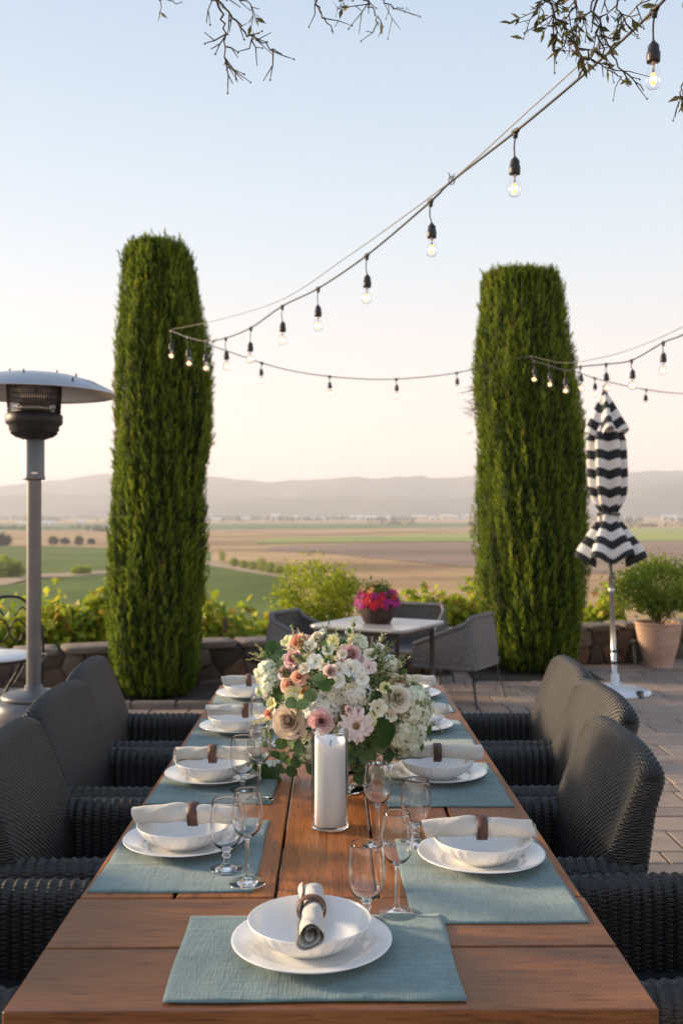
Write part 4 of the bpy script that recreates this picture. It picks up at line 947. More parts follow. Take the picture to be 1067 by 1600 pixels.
# ------------------------------------------------------------------ umbrella
def build_umbrella():
    d = 8.55; X0 = (961-518)*d/F; t = thing('closed_umbrella', 'closed black and white striped umbrella tied at the waist on a steel pole', 'umbrella', (X0, d, 0))
    lean = lambda z: -(.088)*(z/2.63)
    rows = [(2.615, .010), (2.58, .028), (2.50, .075), (2.42, .115), (2.34, .150), (2.27, .185), (2.235, .195)]
    main = [(2.36, .06), (2.30, .10), (2.20, .148), (2.10, .158), (1.95, .160), (1.80, .156), (1.68, .140), (1.60, .105), (1.555, .080), (1.525, .082), (1.47, .110), (1.38, .165), (1.28, .225), (1.20, .268), (1.14, .285)]
    def canopy(name, rows, npl, depth, sag, seed, skirt):
        pr = crom3(np.array(rows, float), 10); L = arclen(pr[:, ::-1]); n = 256; V = []; UV = []
        for i, (z, r) in enumerate(pr):
            f = i/(len(pr)-1)
            for a in range(n):
                th = 2*PI*a/n; c = math.cos(npl*th+seed+.55*math.sin(th*2+seed)); fold = (abs(c)**.8)*math.copysign(1, c); dd = depth*(.35+.65*min(1, r/.15))
                rr = .80*r*(1+dd*fold*.55)*(1+.06*math.sin(3*th+seed)); zz = z-sag*fold*skirt(f)*-1*.6-.02*math.sin(2*th+1)*skirt(f)
                V.append((rr*math.cos(th)+lean(z), rr*math.sin(th)*.9, zz)); UV.append((th/(2*PI), L[i]/.160+.12+.085*fold*min(1, f*3)))
        k = len(pr); m = MB(); m.add(V, [tuple(q) for q in gridf(k, n, cv=True)[:, ::-1]]); me = m.mesh(name, M['striped_canvas']); fix_out(me, (0, 0, 1.8))
        uv = me.uv_layers.new(name='UVMap'); li = np.zeros(len(me.loops), np.int32); me.loops.foreach_get('vertex_index', li); uv.data.foreach_set('uv', np.array(UV, np.float32)[li].ravel())
        o = mobj(name, me, t); s = o.modifiers.new('cloth_thickness', 'SOLIDIFY'); s.thickness = .004; return o
    canopy('canopy', main, 6, .62, .07, .8, lambda f: max(0, (f-.72)/.28))
    canopy('top_vent', rows, 5, .45, .05, 2.2, lambda f: f*f)
    m = MB(); tube(m, [(lean(2.58), 0, 2.56), (lean(2.6), 0, 2.62), (lean(2.63), 0, 2.655)], [.018, .016, .008], 12); m.obj('finial', M['black_plastic'], t)
    m = MB(); tube(m, [(lean(1.54)+.092*math.cos(a), .086*math.sin(a), 1.540+.010*math.sin(a*2)) for a in np.linspace(0, 2*PI, 49)], .010, 6); tube(m, [(lean(1.54)-.088, -.02, 1.54), (lean(1.5)-.085, -.05, 1.50), (lean(1.47)-.080, -.06, 1.44)], .007, 6); m.obj('tie_strap', M['black_plastic'], t)
    m = MB(); tube(m, [(0, 0, .05), (lean(1.0), 0, 1.0)], .021, 20); m.obj('lower_pole', M['steel'], t)
    m = MB(); tube(m, [(lean(.85), 0, .85), (lean(2.58), 0, 2.58)], .0165, 16); m.obj('upper_pole', M['steel'], t)
    for z in (.26, .36): lathe(MB(), [(.021, -.012), (.029, -.010), (.030, .008), (.022, .012)], 20, c=(lean(z), 0, z)).obj('pole_collar', M['black_plastic'], t)
    lathe(MB(), [(.021, -.01), (.0255, -.01), (.0255, .015), (.017, .02)], 20, c=(lean(.88), 0, .88)).obj('pole_collar', M['white_steel'], t)
    m = MB(); tube(m, [(lean(1.05)+.02, -.02, 1.03), (.02, -.03, .8), (.035, -.03, .70), (.03, -.03, .66), (.015, -.03, .70)], .003, 5); m.obj('crank_cord', M['black_plastic'], t)
    lathe(MB(), [(0, 0), (.300, 0), (.308, .008), (.300, .022), (.255, .042), (.17, .058), (.05, .066), (.035, .07), (.034, .16), (.026, .165), (0, .165)][::-1], 64).obj('base_dome', M['white_steel'], t)
    v, f = box_bevel(.050, .045, .055, .004); o = MB().add(v, f).obj('base_latch', M['black_plastic'], t, False); o.location = (.135, -.262, .004); o.rotation_euler = (0, 0, .45)
    for k in (-1, 1): v, f = box_bevel(.008, .008, .040, .001); o = MB().add(v, f).obj('latch_bolt', M['steel'], t, False); o.location = (.135+k*.009+.010, -.289+k*.004, .012)
# ------------------------------------------------------------------ patio table group
def tub_chair(name, loc, rz, lab):
    """faces +x locally; width .58, depth .54, rim rising to the back"""
    t = thing(name, lab, 'chair', loc, rz, 'grey woven tub chairs round the patio table')
    w, dp, r = .29, .27, .09
    path = [(dp, -w), (dp*.4, -w), (-dp*.3, -w), (-dp+r, -w)]+[(-dp+r-r*math.sin(a), -w+r-r*math.cos(a)) for a in np.linspace(.3, PI/2, 4)]
    path += [(-dp, -w*.3), (-dp, 0)]; path = path+[(x, -y) for x, y in path[-2::-1]]
    pth = crom3(np.array(path, float), 5); pth, s = resample(pth, .011); nrm = np.gradient(pth, axis=0); nrm /= np.linalg.norm(nrm, axis=1, keepdims=True); nrm = np.stack([nrm[:, 1], -nrm[:, 0]], 1)
    zt = np.interp(pth[:, 0], [-dp, dp], [.69, .475]); zt = zt+.02*np.exp(-((pth[:, 0]+dp)/.06)**2); zb = .305
    nz = 56; tz = np.linspace(0, 1, nz); G = np.zeros((len(pth), nz, 3))
    for j, f in enumerate(tz):
        out = .045*f**2*np.clip((zt-zb)/.38, 0, 1); G[:, j, 0] = pth[:, 0]+nrm[:, 0]*out; G[:, j, 1] = pth[:, 1]+nrm[:, 1]*out; G[:, j, 2] = zb+(zt-zb)*f
    def hh(a, b): j = np.floor(b*30); fv = b*30-j; return .0028*np.cos(PI*a/.022+PI*j)+.0022*(1-(2*fv-1)**2)
    me = weave_mesh('shell', G, s, tz, hh, M['wicker_grey']); o = mobj('shell', me, t); md = o.modifiers.new('thick', 'SOLIDIFY'); md.thickness = .014; md.offset = 0
    m = MB(); tube(m, G[:, -1], .020, 10); m.obj('rim', M['wicker_grey'], t)
    m = MB(); tube(m, G[:, 0], .014, 8); m.obj('lower_rim', M['wicker_grey'], t)
    v, f = box_bevel(2*dp, 2*w-.02, .035, .01, (0, 0, zb+.01)); MB().add(v, f).obj('seat', M['wicker_grey'], t, False)
    for x in (-1, 1):
        for y in (-1, 1): m = MB(); tube(m, [(x*(dp-.03), y*(w-.03), zb+.01), (x*(dp+.03), y*(w+.02), 0)], [.013, .010], 8); m.obj('leg', M['table_metal'], t)
    return t
def build_lounge():
    c = np.array([.35, 7.46]); t = thing('patio_table', 'square grey patio table with rounded corners turned corner-on behind the flowers', 'table', (c[0], c[1], 0), math.radians(-30))
    h, r = .395, .09; pts = []
    for q, (sx, sy) in enumerate(((1, 1), (-1, 1), (-1, -1), (1, -1))):
        for a in np.linspace(0, PI/2, 8): b = a+q*PI/2; pts.append((sx*(h-r)+r*math.cos(b), sy*(h-r)+r*math.sin(b)))
    pts = np.array(pts)*1.0; n = len(pts); V = []
    for sc, z in ((.955, .690), (.995, .700), (1.0, .710), (.995, .7165), (.985, .718)):
        for p in pts: V.append((p[0]*sc, p[1]*sc, z))
    MB().add(V, [tuple(q) for q in gridf(5, n, cv=True)[:, ::-1]]+[tuple(range(4*n, 5*n)), tuple(range(n-1, -1, -1))]).obj('tabletop', M['table_slab'], t, False)
    for x in (-1, 1):
        for y in (-1, 1): m = MB(); tube(m, [(x*.30, y*.30, .69), (x*.31, y*.31, 0)], .019, 12); m.obj('leg', M['table_metal'], t)
    for k in range(4):
        a = k*PI/2; v, f = box_bevel(.60, .025, .03, .003); o = MB().add(v, f).obj('rail', M['table_metal'], t, False); o.location = (.30*math.sin(a), -.30*math.cos(a), .655); o.rotation_euler = (0, 0, a)
    tub_chair('tub_chair', (1.03, 8.20, 0), math.radians(150), 'grey woven tub chair seen side-on right of the patio table')
    tub_chair('tub_chair', (-.20, 8.30, 0), math.radians(-28), 'grey woven tub chair left of the patio table, its rim above the flowers')
    tub_chair('tub_chair', (.72, 8.95, 0), math.radians(-112), 'grey woven tub chair behind the flower basket on the far side of the patio table')
    tub_chair('tub_chair', (.02, 6.75, 0), math.radians(62), 'grey woven tub chair between the bouquet and the patio table, turned from the camera')
    # basket of flowers
    bx, by = .342, 7.44; zt = .7185
    b = thing('flower_basket', 'round dark woven basket standing on the patio table', 'basket', (bx, by, zt))
    prof = smooth_prof([(.0, 0), (.085, 0), (.095, .006), (.118, .05), (.133, .10), (.137, .128), (.134, .134), (.127, .128), (.122, .09)], 8)
    def wv(r, z, th, i): return r+(.0028*math.cos(24*th+PI*int(z/.012)) if r > .08 else 0)
    lathe(MB(), prof[::-1], 144, flute=wv).obj('basket_body', M['basket'], b)
    m = MB(); tube(m, [(.135*math.cos(a), .135*math.sin(a), .131+.002*math.sin(24*a)) for a in np.linspace(0, 2*PI, 97)], .007, 6); m.obj('basket_rim', M['basket'], b)
    lathe(MB(), [(.125, .095), (.05, .112), (0, .115)], 24).obj('basket_soil', M['soil'], b)
    f = thing('potted_flowers', 'mound of red, magenta and orange flowers growing in the dark basket', 'flowers', (bx, by, zt+.125))
    rng = np.random.default_rng(8); N = 950; p = unit(N, rng); p[:, 2] = np.abs(p[:, 2]); p = p*rng.uniform(.5, 1, (N, 1))*np.array([.155, .155, .17])+np.array([0, 0, .005]); hi = rng.uniform(size=N) < .10; p[hi, 2] += .05*rng.uniform(size=hi.sum())+.01
    V, Fq = kites(p, p+unit(N, rng)*.12, unit(N, rng), rng.uniform(.02, .04, N), rng.uniform(.010, .018, N)); mobj('foliage', npmesh('foliage', V, Fq, M['green_leaf'], False, np.repeat(rng.uniform(.2, 1, N), 2)), f, 'stuff')
    FL = []
    for k in range(190):
        u = unit(1, rng)[0]; u[2] = abs(u[2])*.9+.02; u /= np.linalg.norm(u); q = u*np.array([.165, .165, .165])*rng.uniform(.92, 1.06)
        sx = q[0]; zq = q[2]
        if zq > .115: mat = 'petal_orange' if rng.uniform() < .55 else None
        elif sx > .035 or sx < -.11: mat = 'petal_magenta'
        elif rng.uniform() < .8: mat = 'petal_red'
        else: mat = 'petal_magenta'
        if sx > .11 and zq > .07: mat = 'petal_red'
        if mat: FL.append((q, u, mat))
    for q, u, mat in FL[:]:
        R = rng.uniform(.020, .028); a, b_, c_ = frame(u+np.array([0, -.2, .1])); V = []; Fs = []; T = []
        for k in range(5):
            for w, rr, hh in ((-.55, .55, .25), (-.40, 1.0, .12), (.40, 1.0, .18), (.55, .55, .25)):
                an = 2*PI*k/5+w; V.append(q+R*(rr*math.cos(an)*a+rr*math.sin(an)*b_+hh*c_))
            Fs.append((len(V)-4, len(V)-3, len(V)-2, len(V)-1)); V.append(q); Fs.append((len(V)-1, len(V)-5, len(V)-2)); T += [rng.uniform(.2, 1), .3]
        MB().add(V, Fs).obj('blossom', M[mat], f, False)
def build_left_bistro():
    d = 5.62; X = -1.92; t = thing('bistro_table', 'small round white topped iron bistro table at the left edge', 'table', (X, d, 0), 0)
    lathe(MB(), [(0, .715), (.24, .715), (.247, .720), (.247, .730), (.24, .735), (0, .735)], 48).obj('tabletop', M['white_steel'], t)
    m = MB(); tube(m, [(.245*math.cos(a), .245*math.sin(a), .712) for a in np.linspace(0, 2*PI, 49)], .008, 6); m.obj('edge_band', M['black_iron'], t)
    for k in range(3):
        a = 2*PI*k/3+.5; m = MB(); tube(m, crom3([(.20*math.cos(a), .20*math.sin(a), .71), (.06*math.cos(a), .06*math.sin(a), .40), (.22*math.cos(a), .22*math.sin(a), 0)], 8), .009, 8); m.obj('leg', M['black_iron'], t)
    t = thing('iron_chair', 'black wrought iron chair with curled back behind the small white table', 'chair', (-1.98, 6.15, 0), .2)
    hoop = [(-.19, 0, .44), (-.20, 0, .70), (-.17, 0, .90), (-.08, 0, 1.0), (.0, 0, 1.02), (.08, 0, 1.0), (.17, 0, .90), (.20, 0, .70), (.19, 0, .44)]
    m = MB(); tube(m, crom3(hoop, 6), .009, 8); m.obj('back_hoop', M['black_iron'], t)
    for s in (-1, 1):
        m = MB(); c = [(s*.02, 0, .46), (s*.10, 0, .62), (s*.12, 0, .78), (s*.05, 0, .88), (s*.0, 0, .80), (s*.05, 0, .74), (s*.08, 0, .79)]; tube(m, crom3(c, 6), .006, 6); m.obj('scroll', M['black_iron'], t)
        m = MB(); c = [(s*.17, 0, .56), (s*.13, 0, .70), (s*.15, 0, .86), (s*.08, 0, .95), (s*.03, 0, .90)]; tube(m, crom3(c, 6), .006, 6); m.obj('scroll', M['black_iron'], t)
        m = MB(); tube(m, crom3([(s*.2, 0, .66), (s*.24, -.2, .68), (s*.22, -.36, .64), (s*.20, -.36, .45)], 6), .008, 6); m.obj('arm', M['black_iron'], t)
        for y in (-.38, 0): m = MB(); tube(m, [(s*.18, y, .44), (s*.2, y*1.1, 0)], .009, 6); m.obj('leg', M['black_iron'], t)
    lathe(MB(), [(0, .435), (.20, .435), (.21, .445), (.20, .455), (0, .455)], 32, c=(0, -.19, 0)).obj('seat', M['black_iron'], t)
def build_pot():
    d = 10.08; X = (1029.5-518)*d/F; R = .232; H = .445
    t = thing('terracotta_pot', 'tall pale terracotta pot on the patio beside the stone wall', 'pot', (X, d, 0))
    lathe(MB(), smooth_prof([(0, .002), (.125, .002), (.135, .012), (.165, .12), (.200, .26), (.222, .38), (.229, .425), (.236, .43), (.238, .445), (.232, .452), (.220, .448), (.212, .42), (.205, .36)], 4)[::-1], 64).obj('pot_body', M['terracotta'], t)
    lathe(MB(), [(.212, .40), (.1, .415), (0, .42)], 32).obj('pot_soil', M['soil'], t)
    bush('potted_shrub', 'shrub', 1028, 924, d, 132, 100, 'leafy green shrub growing in the terracotta pot', 77, 5200, 'pot_leaf', .050, base_z=.41, stems=12)
    d = 10.1; X = (990-518)*d/F; t = thing('garden_stake', 'short grey metal stake with bent top beside the terracotta pot', 'stake', (X, d, 0))
    m = MB(); tube(m, [(.02, 0, 0), (0, 0, .20), (-.005, 0, .25)], [.014, .016, .016], 10); m.obj('stem', M['cable_grey'], t)
    m = MB(); tube(m, [(-.035, 0, .240), (-.01, 0, .256), (.02, 0, .252)], [.010, .016, .014], 8); m.obj('head', M['cable_grey'], t)
build_table(); build_settings(); build_candle(); build_dining_chairs(); build_heater(); build_umbrella(); build_lounge(); build_left_bistro(); build_pot()
# ------------------------------------------------------------------ bouquet
BC = np.array([.020, 2.86, .965])
def bq(px, py, k=1.0, rx=128, ry=125):
    f = 1-((px-530)/rx)**2-((py-1100)/ry)**2; d = BC[1]-.235*k*math.sqrt(max(0, f)); return P(px, py, d)
def outdir(p, cam_pull=.55): 
    u = p-BC; u = u/(np.linalg.norm(u)+1e-6)+np.array([0, -cam_pull, .30]); return u/np.linalg.norm(u)
def patch(mb, fn, nu, nv, tfn):
    V = []; 
    for i in range(nu):
        for j in range(nv): V.append(fn(-1+2*i/(nu-1), j/(nv-1)))
    n0 = mb.n; q = gridf(nu, nv); mb.add(V, [tuple(x) for x in q]); 
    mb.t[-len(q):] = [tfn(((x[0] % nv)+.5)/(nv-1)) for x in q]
def orient(V, pos, axis, R, spin):
    u, v, w = frame(axis); c, s = math.cos(spin), math.sin(spin); U = u*c+v*s; W = v*c-u*s
    return pos+R*(V[0]*U+V[1]*W+V[2]*w)
def rose(pos, axis, R, mat, seed, parent, n=24, open_=1.0, org=None, name='rose'):
    r = random.Random(seed); m = MB(); sp = r.uniform(0, 6)
    n = int(n*1.35)
    for i in range(n):
        t = i/(n-1); phi = i*2.399+r.uniform(-.15, .15); rb = .04+.60*t; op = t**2.2*open_; hw = 1.35-.45*t; wob = r.uniform(-.05, .05); tl = r.uniform(-.12, .12)
        def fn(u, v):
            a = phi+u*hw*(1-.25*(v-.6)**2); rad = rb*(.45+.55*v**.7)+.42*op*v**2.2+.045*u+.03*op*math.sin(3*u+phi)
            z = -.62+v*(1.00+.45*t-.95*t*t)-.34*op*max(0, v-.6)/.4-(.10+.14*t)*u*u*v+wob*v
            if v > .85: rad += .045*t; z -= .02
            return orient(np.array([rad*math.cos(a), rad*math.sin(a), z]), pos, axis, R, sp)
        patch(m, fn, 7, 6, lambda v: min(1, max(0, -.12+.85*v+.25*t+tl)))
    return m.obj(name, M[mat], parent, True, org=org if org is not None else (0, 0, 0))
def hydrangea(pos, axis, R, mat, seed, parent, org, n=95, squash=(1, 1, 1)):
    rng = np.random.default_rng(seed); m = MB(); sq = np.array(squash)
    lathe_v = []
    for i in range(n):
        z = 1-2*(i+.5)/n; a = i*2.39996; u = np.array([math.sqrt(1-z*z)*math.cos(a), math.sqrt(1-z*z)*math.sin(a), z]); u += rng.normal(0, .08, 3); u /= np.linalg.norm(u)
        c = pos+R*sq*u*rng.uniform(.82, 1.03); a_, b_, w = frame(u+rng.normal(0, .22, 3)); s = R*rng.uniform(.24, .33); sp = rng.uniform(0, 6); T = []
        for k in range(4):
            an = sp+k*PI/2; d = a_*math.cos(an)+b_*math.sin(an); e = -a_*math.sin(an)+b_*math.cos(an); n0 = m.n; tt = float(np.clip(rng.normal(.62, .2), 0, 1))
            pts = [c, c+s*(.45*d+.42*e+.10*w), c+s*(.95*d+.36*e+.04*w), c+s*(1.08*d-.02*w), c+s*(.95*d-.36*e+.08*w), c+s*(.45*d-.42*e+.14*w), c+s*(.6*d+.20*w)]
            m.add(pts, [(6, 0, 1), (6, 1, 2), (6, 2, 3), (6, 3, 4), (6, 4, 5), (6, 5, 0)], tt)
    V = []
    for i in range(9):
        for j in range(14): th = PI*i/8; ph = 2*PI*j/14; V.append(pos+R*.80*sq*np.array([math.sin(th)*math.cos(ph), math.sin(th)*math.sin(ph), math.cos(th)]))
    m.add(V, [tuple(q) for q in gridf(9, 14, cv=True)], .05)
    return m.obj('hydrangea', M[mat], parent, True, org=org)
def daisy(pos, axis, R, mat, seed, parent, org, rings=((14, 1.0, .12), (13, .90, .32), (11, .70, .52), (8, .45, .7)), wid=.34, eye=.16, name='dahlia'):
    r = random.Random(seed); m = MB(); sp = r.uniform(0, 6)
    for n, L, up in rings:
        o = r.uniform(0, 6)
        for k in range(n):
            a0 = o+2*PI*k/n+r.uniform(-.08, .08); LL = L*r.uniform(.88, 1.05); cu = r.uniform(-.12, .12)
            def fn(u, v):
                w = wid*math.sin(PI*min(1, .12+v*.80))**.7*(1.05 if v < .9 else .55); rr = .08+LL*v; x = rr; y = u*w*.5; z = up*v*1.1-up*.7*v*v+.10*u*u*w*4*.3+cu*v*v
                return orient(np.array([x*math.cos(a0)-y*math.sin(a0), x*math.sin(a0)+y*math.cos(a0), z]), pos, axis, R, sp)
            tt = r.uniform(-.12, .12); patch(m, fn, 3, 5, lambda v: min(1, max(0, .35+.5*v+tt)))
    o_ = m.obj(name, M[mat], parent, True, org=org)
    e = MB()
    for k in range(26):
        a = k*2.4; rr = eye*math.sqrt(k/26); p = orient(np.array([rr*math.cos(a), rr*math.sin(a), .10]), pos, axis, R, 0); q = orient(np.array([rr*1.25*math.cos(a), rr*1.25*math.sin(a), .26]), pos, axis, R, 0); tube(e, [p, q], [R*.022, R*.03], 4, tint=r.uniform(.3, 1))
    e.obj('flower_eye', M['flower_eye'], o_, True, org=org); e_ = o_.children[0]; 
    return o_
def cupflower(pos, axis, R, mat, seed, parent, org, n=6, cup=.5, name='freesia'):
    r = random.Random(seed); m = MB(); sp = r.uniform(0, 6)
    for k in range(n):
        a0 = 2*PI*k/n+(k % 2)*.1; cc = cup*r.uniform(.8, 1.2)
        def fn(u, v):
            w = .98*math.sin(PI*(.12+.74*v))**.6; rr = .10+.95*v*(1-.25*cc)+.10*v*v; x = rr*(1-cc*.35*v); y = u*w*.5; z = -.4+cc*1.5*v-.45*v**3*cc-.15*u*u
            return orient(np.array([x*math.cos(a0)-y*math.sin(a0), x*math.sin(a0)+y*math.cos(a0), z]), pos, axis, R, sp)
        patch(m, fn, 4, 5, lambda v: min(1, max(0, .2+.65*v)))
    p = orient(np.array([0, 0, -.4]), pos, axis, R, 0); q = orient(np.array([0, 0, -1.6]), pos, axis, R, 0)
    return m.obj(name, M[mat], parent, True, org=org)
def sprig(base, tip, n, leaf, mat, parent, org, seed, bend=.02, wid=.35, spread=1.0, name='sprig'):
    rng = np.random.default_rng(seed); base = np.array(base); tip = np.array(tip); mid = (base+tip)/2+rng.normal(0, bend, 3)
    c = crom3([base, mid, tip], 8); o = MB(); tube(o, c, np.linspace(.0016, .0006, len(c)), 5, tint=.2)
    k = len(c); idx = np.linspace(k*.15, k-1.01, n); p = np.stack([np.interp(idx, np.arange(k), c[:, a]) for a in range(3)], 1); T = np.gradient(c, axis=0); T /= np.linalg.norm(T, axis=1, keepdims=True); t = T[idx.astype(int)]
    s = unit(n, rng); s -= t*np.sum(s*t, 1, keepdims=True); s /= np.linalg.norm(s, axis=1, keepdims=True)
    ln = leaf*rng.uniform(.7, 1.1, n)*(1.1-.6*np.linspace(0, 1, n)); V, Fq = kites(p, t*.8+s*spread, unit(n, rng), ln, ln*wid, .12); tn = np.repeat(np.clip(rng.normal(.6, .2, n), 0, 1), 2)
    n0 = o.n; o.add(V, [tuple(x) for x in Fq]); o.t[-len(Fq):] = list(tn); return o.obj(name, M[mat], parent, False, org=org)
def disc_leaf(mat, tint, asp, seed):
    r = random.Random(seed); V = [(0, 0, 0)]; n = 14; m = MB()
    for k in range(n+1):
        a = -PI/2+2*PI*k/n; V_ = (math.cos(a)*.5*asp, .5+math.sin(a)*.5, .10*math.cos(a)**2+.10*math.sin(a*1.0)**2*r.uniform(.3, .6)*(math.sin(a) > 0)*-1)
        V.append(V_)
    V[0] = (0, .5, 0); m.add(V, [(0, k, k+1) for k in range(1, n+1)], tint); tube(m, [(0, -.45, -.03), (0, 0, 0), (0, .5, .004)], [.018, .022, .012], 4, tint=tint*.8)
    return m.mesh('leaf', M[mat], True)
def build_bouquet():
    rng = np.random.default_rng(77); org = np.array([.020, 2.80, TZ+.10]); r = random.Random(5)
    v = thing('glass_vase', 'low clear glass footed vase holding the bouquet, just behind the candle', 'vase', (.028, 2.765, TZ+.0008))
    o = lathe(MB(), np.vstack([smooth_prof([(0, 0), (.066, 0), (.068, .002), (.060, .006), (.022, .012), (.014, .022), (.016, .034), (.045, .048), (.070, .075), (.078, .115), (.080, .150)], 3), [(.0785, .152), (.077, .150), (.075, .115), (.067, .077), (.042, .053), (0, .046)]])[::-1], 48).obj('bowl', M['clear_glass'], v)
    b = thing('bouquet', 'lush centrepiece bouquet of roses, hydrangeas and eucalyptus in cream, blush and green', 'bouquet', tuple(org))
    # stems down in the vase
    m = MB()
    for k in range(26):
        a = r.uniform(0, 2*PI); p0 = np.array([.028+.025*math.cos(a), 2.765+.025*math.sin(a), TZ+.055+r.uniform(0, .03)]); p1 = BC+np.array([.09*math.cos(a+.4), .09*math.sin(a+.4), -.05+r.uniform(0, .1)]); tube(m, crom3([p0, (p0+p1)/2+np.array([0, 0, .02]), p1], 4), .0022, 5)
    m.obj('stems', M['green_stem'], b, org=org, kind='stuff')
    # green filling
    n = 2600; p = unit(n, rng)*rng.uniform(.3, 1, (n, 1))**.5*np.array([.180, .15, .185])+BC; V, Fq = kites(p, (p-BC)/.15+unit(n, rng), unit(n, rng), rng.uniform(.016, .032, n), rng.uniform(.009, .016, n))
    mobj('foliage_fill', npmesh('foliage_fill', V-org, Fq, M['eucalyptus'], False, np.repeat(np.clip(rng.normal(.3, .2, n), 0, .9), 2)), b, 'stuff')
    R_ = lambda px, p: px*p[1]/F
    def dof(p): return outdir(p)
    # hydrangeas (px, py, radius px, depth factor, material)
    for i, (x, y, rp, k, mat, sq) in enumerate([(638, 1104, 36, .85, 'petal_hydrangea', (1, 1, 1)), (632, 1142, 34, .95, 'petal_hydrangea', (.95, 1, 1.1)), (501, 1106, 30, .80, 'petal_white', (1.1, 1, .9)), (556, 1082, 25, .85, 'petal_white', (1, 1, 1)), (524, 1084, 24, .75, 'petal_white', (1, 1, 1)),
                                                (421, 1052, 22, .9, 'petal_hydrangea', (1, 1, 1)), (424, 1072, 19, .9, 'petal_hydrangea', (.9, 1, 1.2)), (484, 1168, 19, .8, 'petal_hydrangea', (.8, 1, 1.3)), (605, 1040, 17, .8, 'petal_hydrangea', (1, 1, 1)), (558, 1008, 17, .7, 'petal_hydrangea', (1, 1, 1))]):
        p = bq(x, y, k); hydrangea(p, outdir(p), R_(rp, p), mat, 200+i, b, org, n=110 if rp > 25 else 80, squash=sq)
    # roses
    for i, (x, y, rp, k, mat, op, n) in enumerate([(449, 1126, 31, 1.12, 'petal_beige', 1.0, 28), (501, 1127, 24, 1.14, 'petal_pink', .6, 24), (624, 1090, 26, 1.20, 'petal_cream', .8, 26), (547, 1020, 22, 1.05, 'petal_pink', .8, 24), (457, 1026, 19, 1.05, 'petal_pink', .7, 20),
                                                   (446, 1048, 16, 1.0, 'petal_mauve', .9, 18), (466, 1000, 20, .9, 'petal_peach', 1.1, 20), (497, 996, 19, .95, 'petal_cream', .8, 22), (516, 1047, 17, 1.2, 'petal_blush', .1, 16), (452, 1068, 17, 1.08, 'petal_peach', 1.2, 18), (466, 1056, 14, 1.1, 'petal_peach', 1.2, 16),
                                                   (474, 1082, 12, 1.0, 'petal_orange', 1.0, 18), (626, 1066, 15, .7, 'petal_peach', 1.0, 18), (407, 1056, 10, 1.15, 'petal_orange', .7, 16), (418, 1114, 10, 1.1, 'petal_peach', .8, 14), (560, 1112, 11, 1.05, 'petal_blush', .6, 14), (545, 1108, 8, 1.1, 'petal_mauve', .7, 12)]):
        p = bq(x, y, k); rose(p, outdir(p, .8 if k > 1.1 else .5), R_(rp, p), mat, 300+i, b, n, op, org)
    for i, (x, y, rp, mat, nm) in enumerate([(556, 1134, 27, 'petal_blush', 'dahlia'), (558, 1147, 19, 'petal_blush', 'dahlia')][:1]):
        p = bq(x, y, 1.13); daisy(p, outdir(p, 1.2), R_(rp, p), mat, 400, b, org)
    for i, (x, y, rp, mat, cup) in enumerate([(592, 1106, 15, 'petal_cream', .35), (578, 1126, 12, 'petal_yellow', .45), (583, 1117, 9, 'petal_yellow', .5), (459, 1084, 16, 'petal_yellow', .4), (455, 1092, 12, 'petal_cream', .4), (492, 1032, 13, 'petal_white', .3), (505, 1038, 11, 'petal_cream', .4), (549, 1043, 16, 'petal_white', .35), (560, 1047, 11, 'petal_cream', .4),
                                              (577, 1041, 13, 'petal_blush', .3), (566, 1060, 12, 'petal_white', .4), (530, 1045, 12, 'petal_cream', .3), (484, 1008, 12, 'petal_cream', .4), (520, 1000, 11, 'petal_yellow', .5), (448, 1000, 12, 'petal_yellow', .4), (578, 1022, 12, 'petal_cream', .4), (476, 1044, 11, 'petal_cream', .5),
                                              (602, 1075, 11, 'petal_yellow', .5), (612, 1118, 11, 'petal_cream', .4), (528, 1062, 12, 'petal_white', .3), (424, 1098, 10, 'petal_yellow', .5), (535, 1022, 10, 'petal_cream', .5), (512, 1015, 10, 'petal_hydrangea', .4)]):
        p = bq(x, y, 1.10); cupflower(p, outdir(p, .8), R_(rp*1.05, p), mat, 500+i, b, org, n=6 if i % 3 else 5, cup=cup)
    # small cream florets scattered between the big heads
    for i in range(46):
        a = rng.uniform(0, 2*PI); q = math.sqrt(rng.uniform(0, 1)); x = 528+112*q*math.cos(a); y = 1072+88*q*math.sin(a); p = bq(x, y, rng.uniform(.85, 1.02)); cupflower(p, outdir(p), R_(rng.uniform(6, 9), p), r.choice(['petal_cream', 'petal_white', 'petal_yellow', 'petal_hydrangea']), 600+i, b, org, n=5, cup=.5, name='floret')
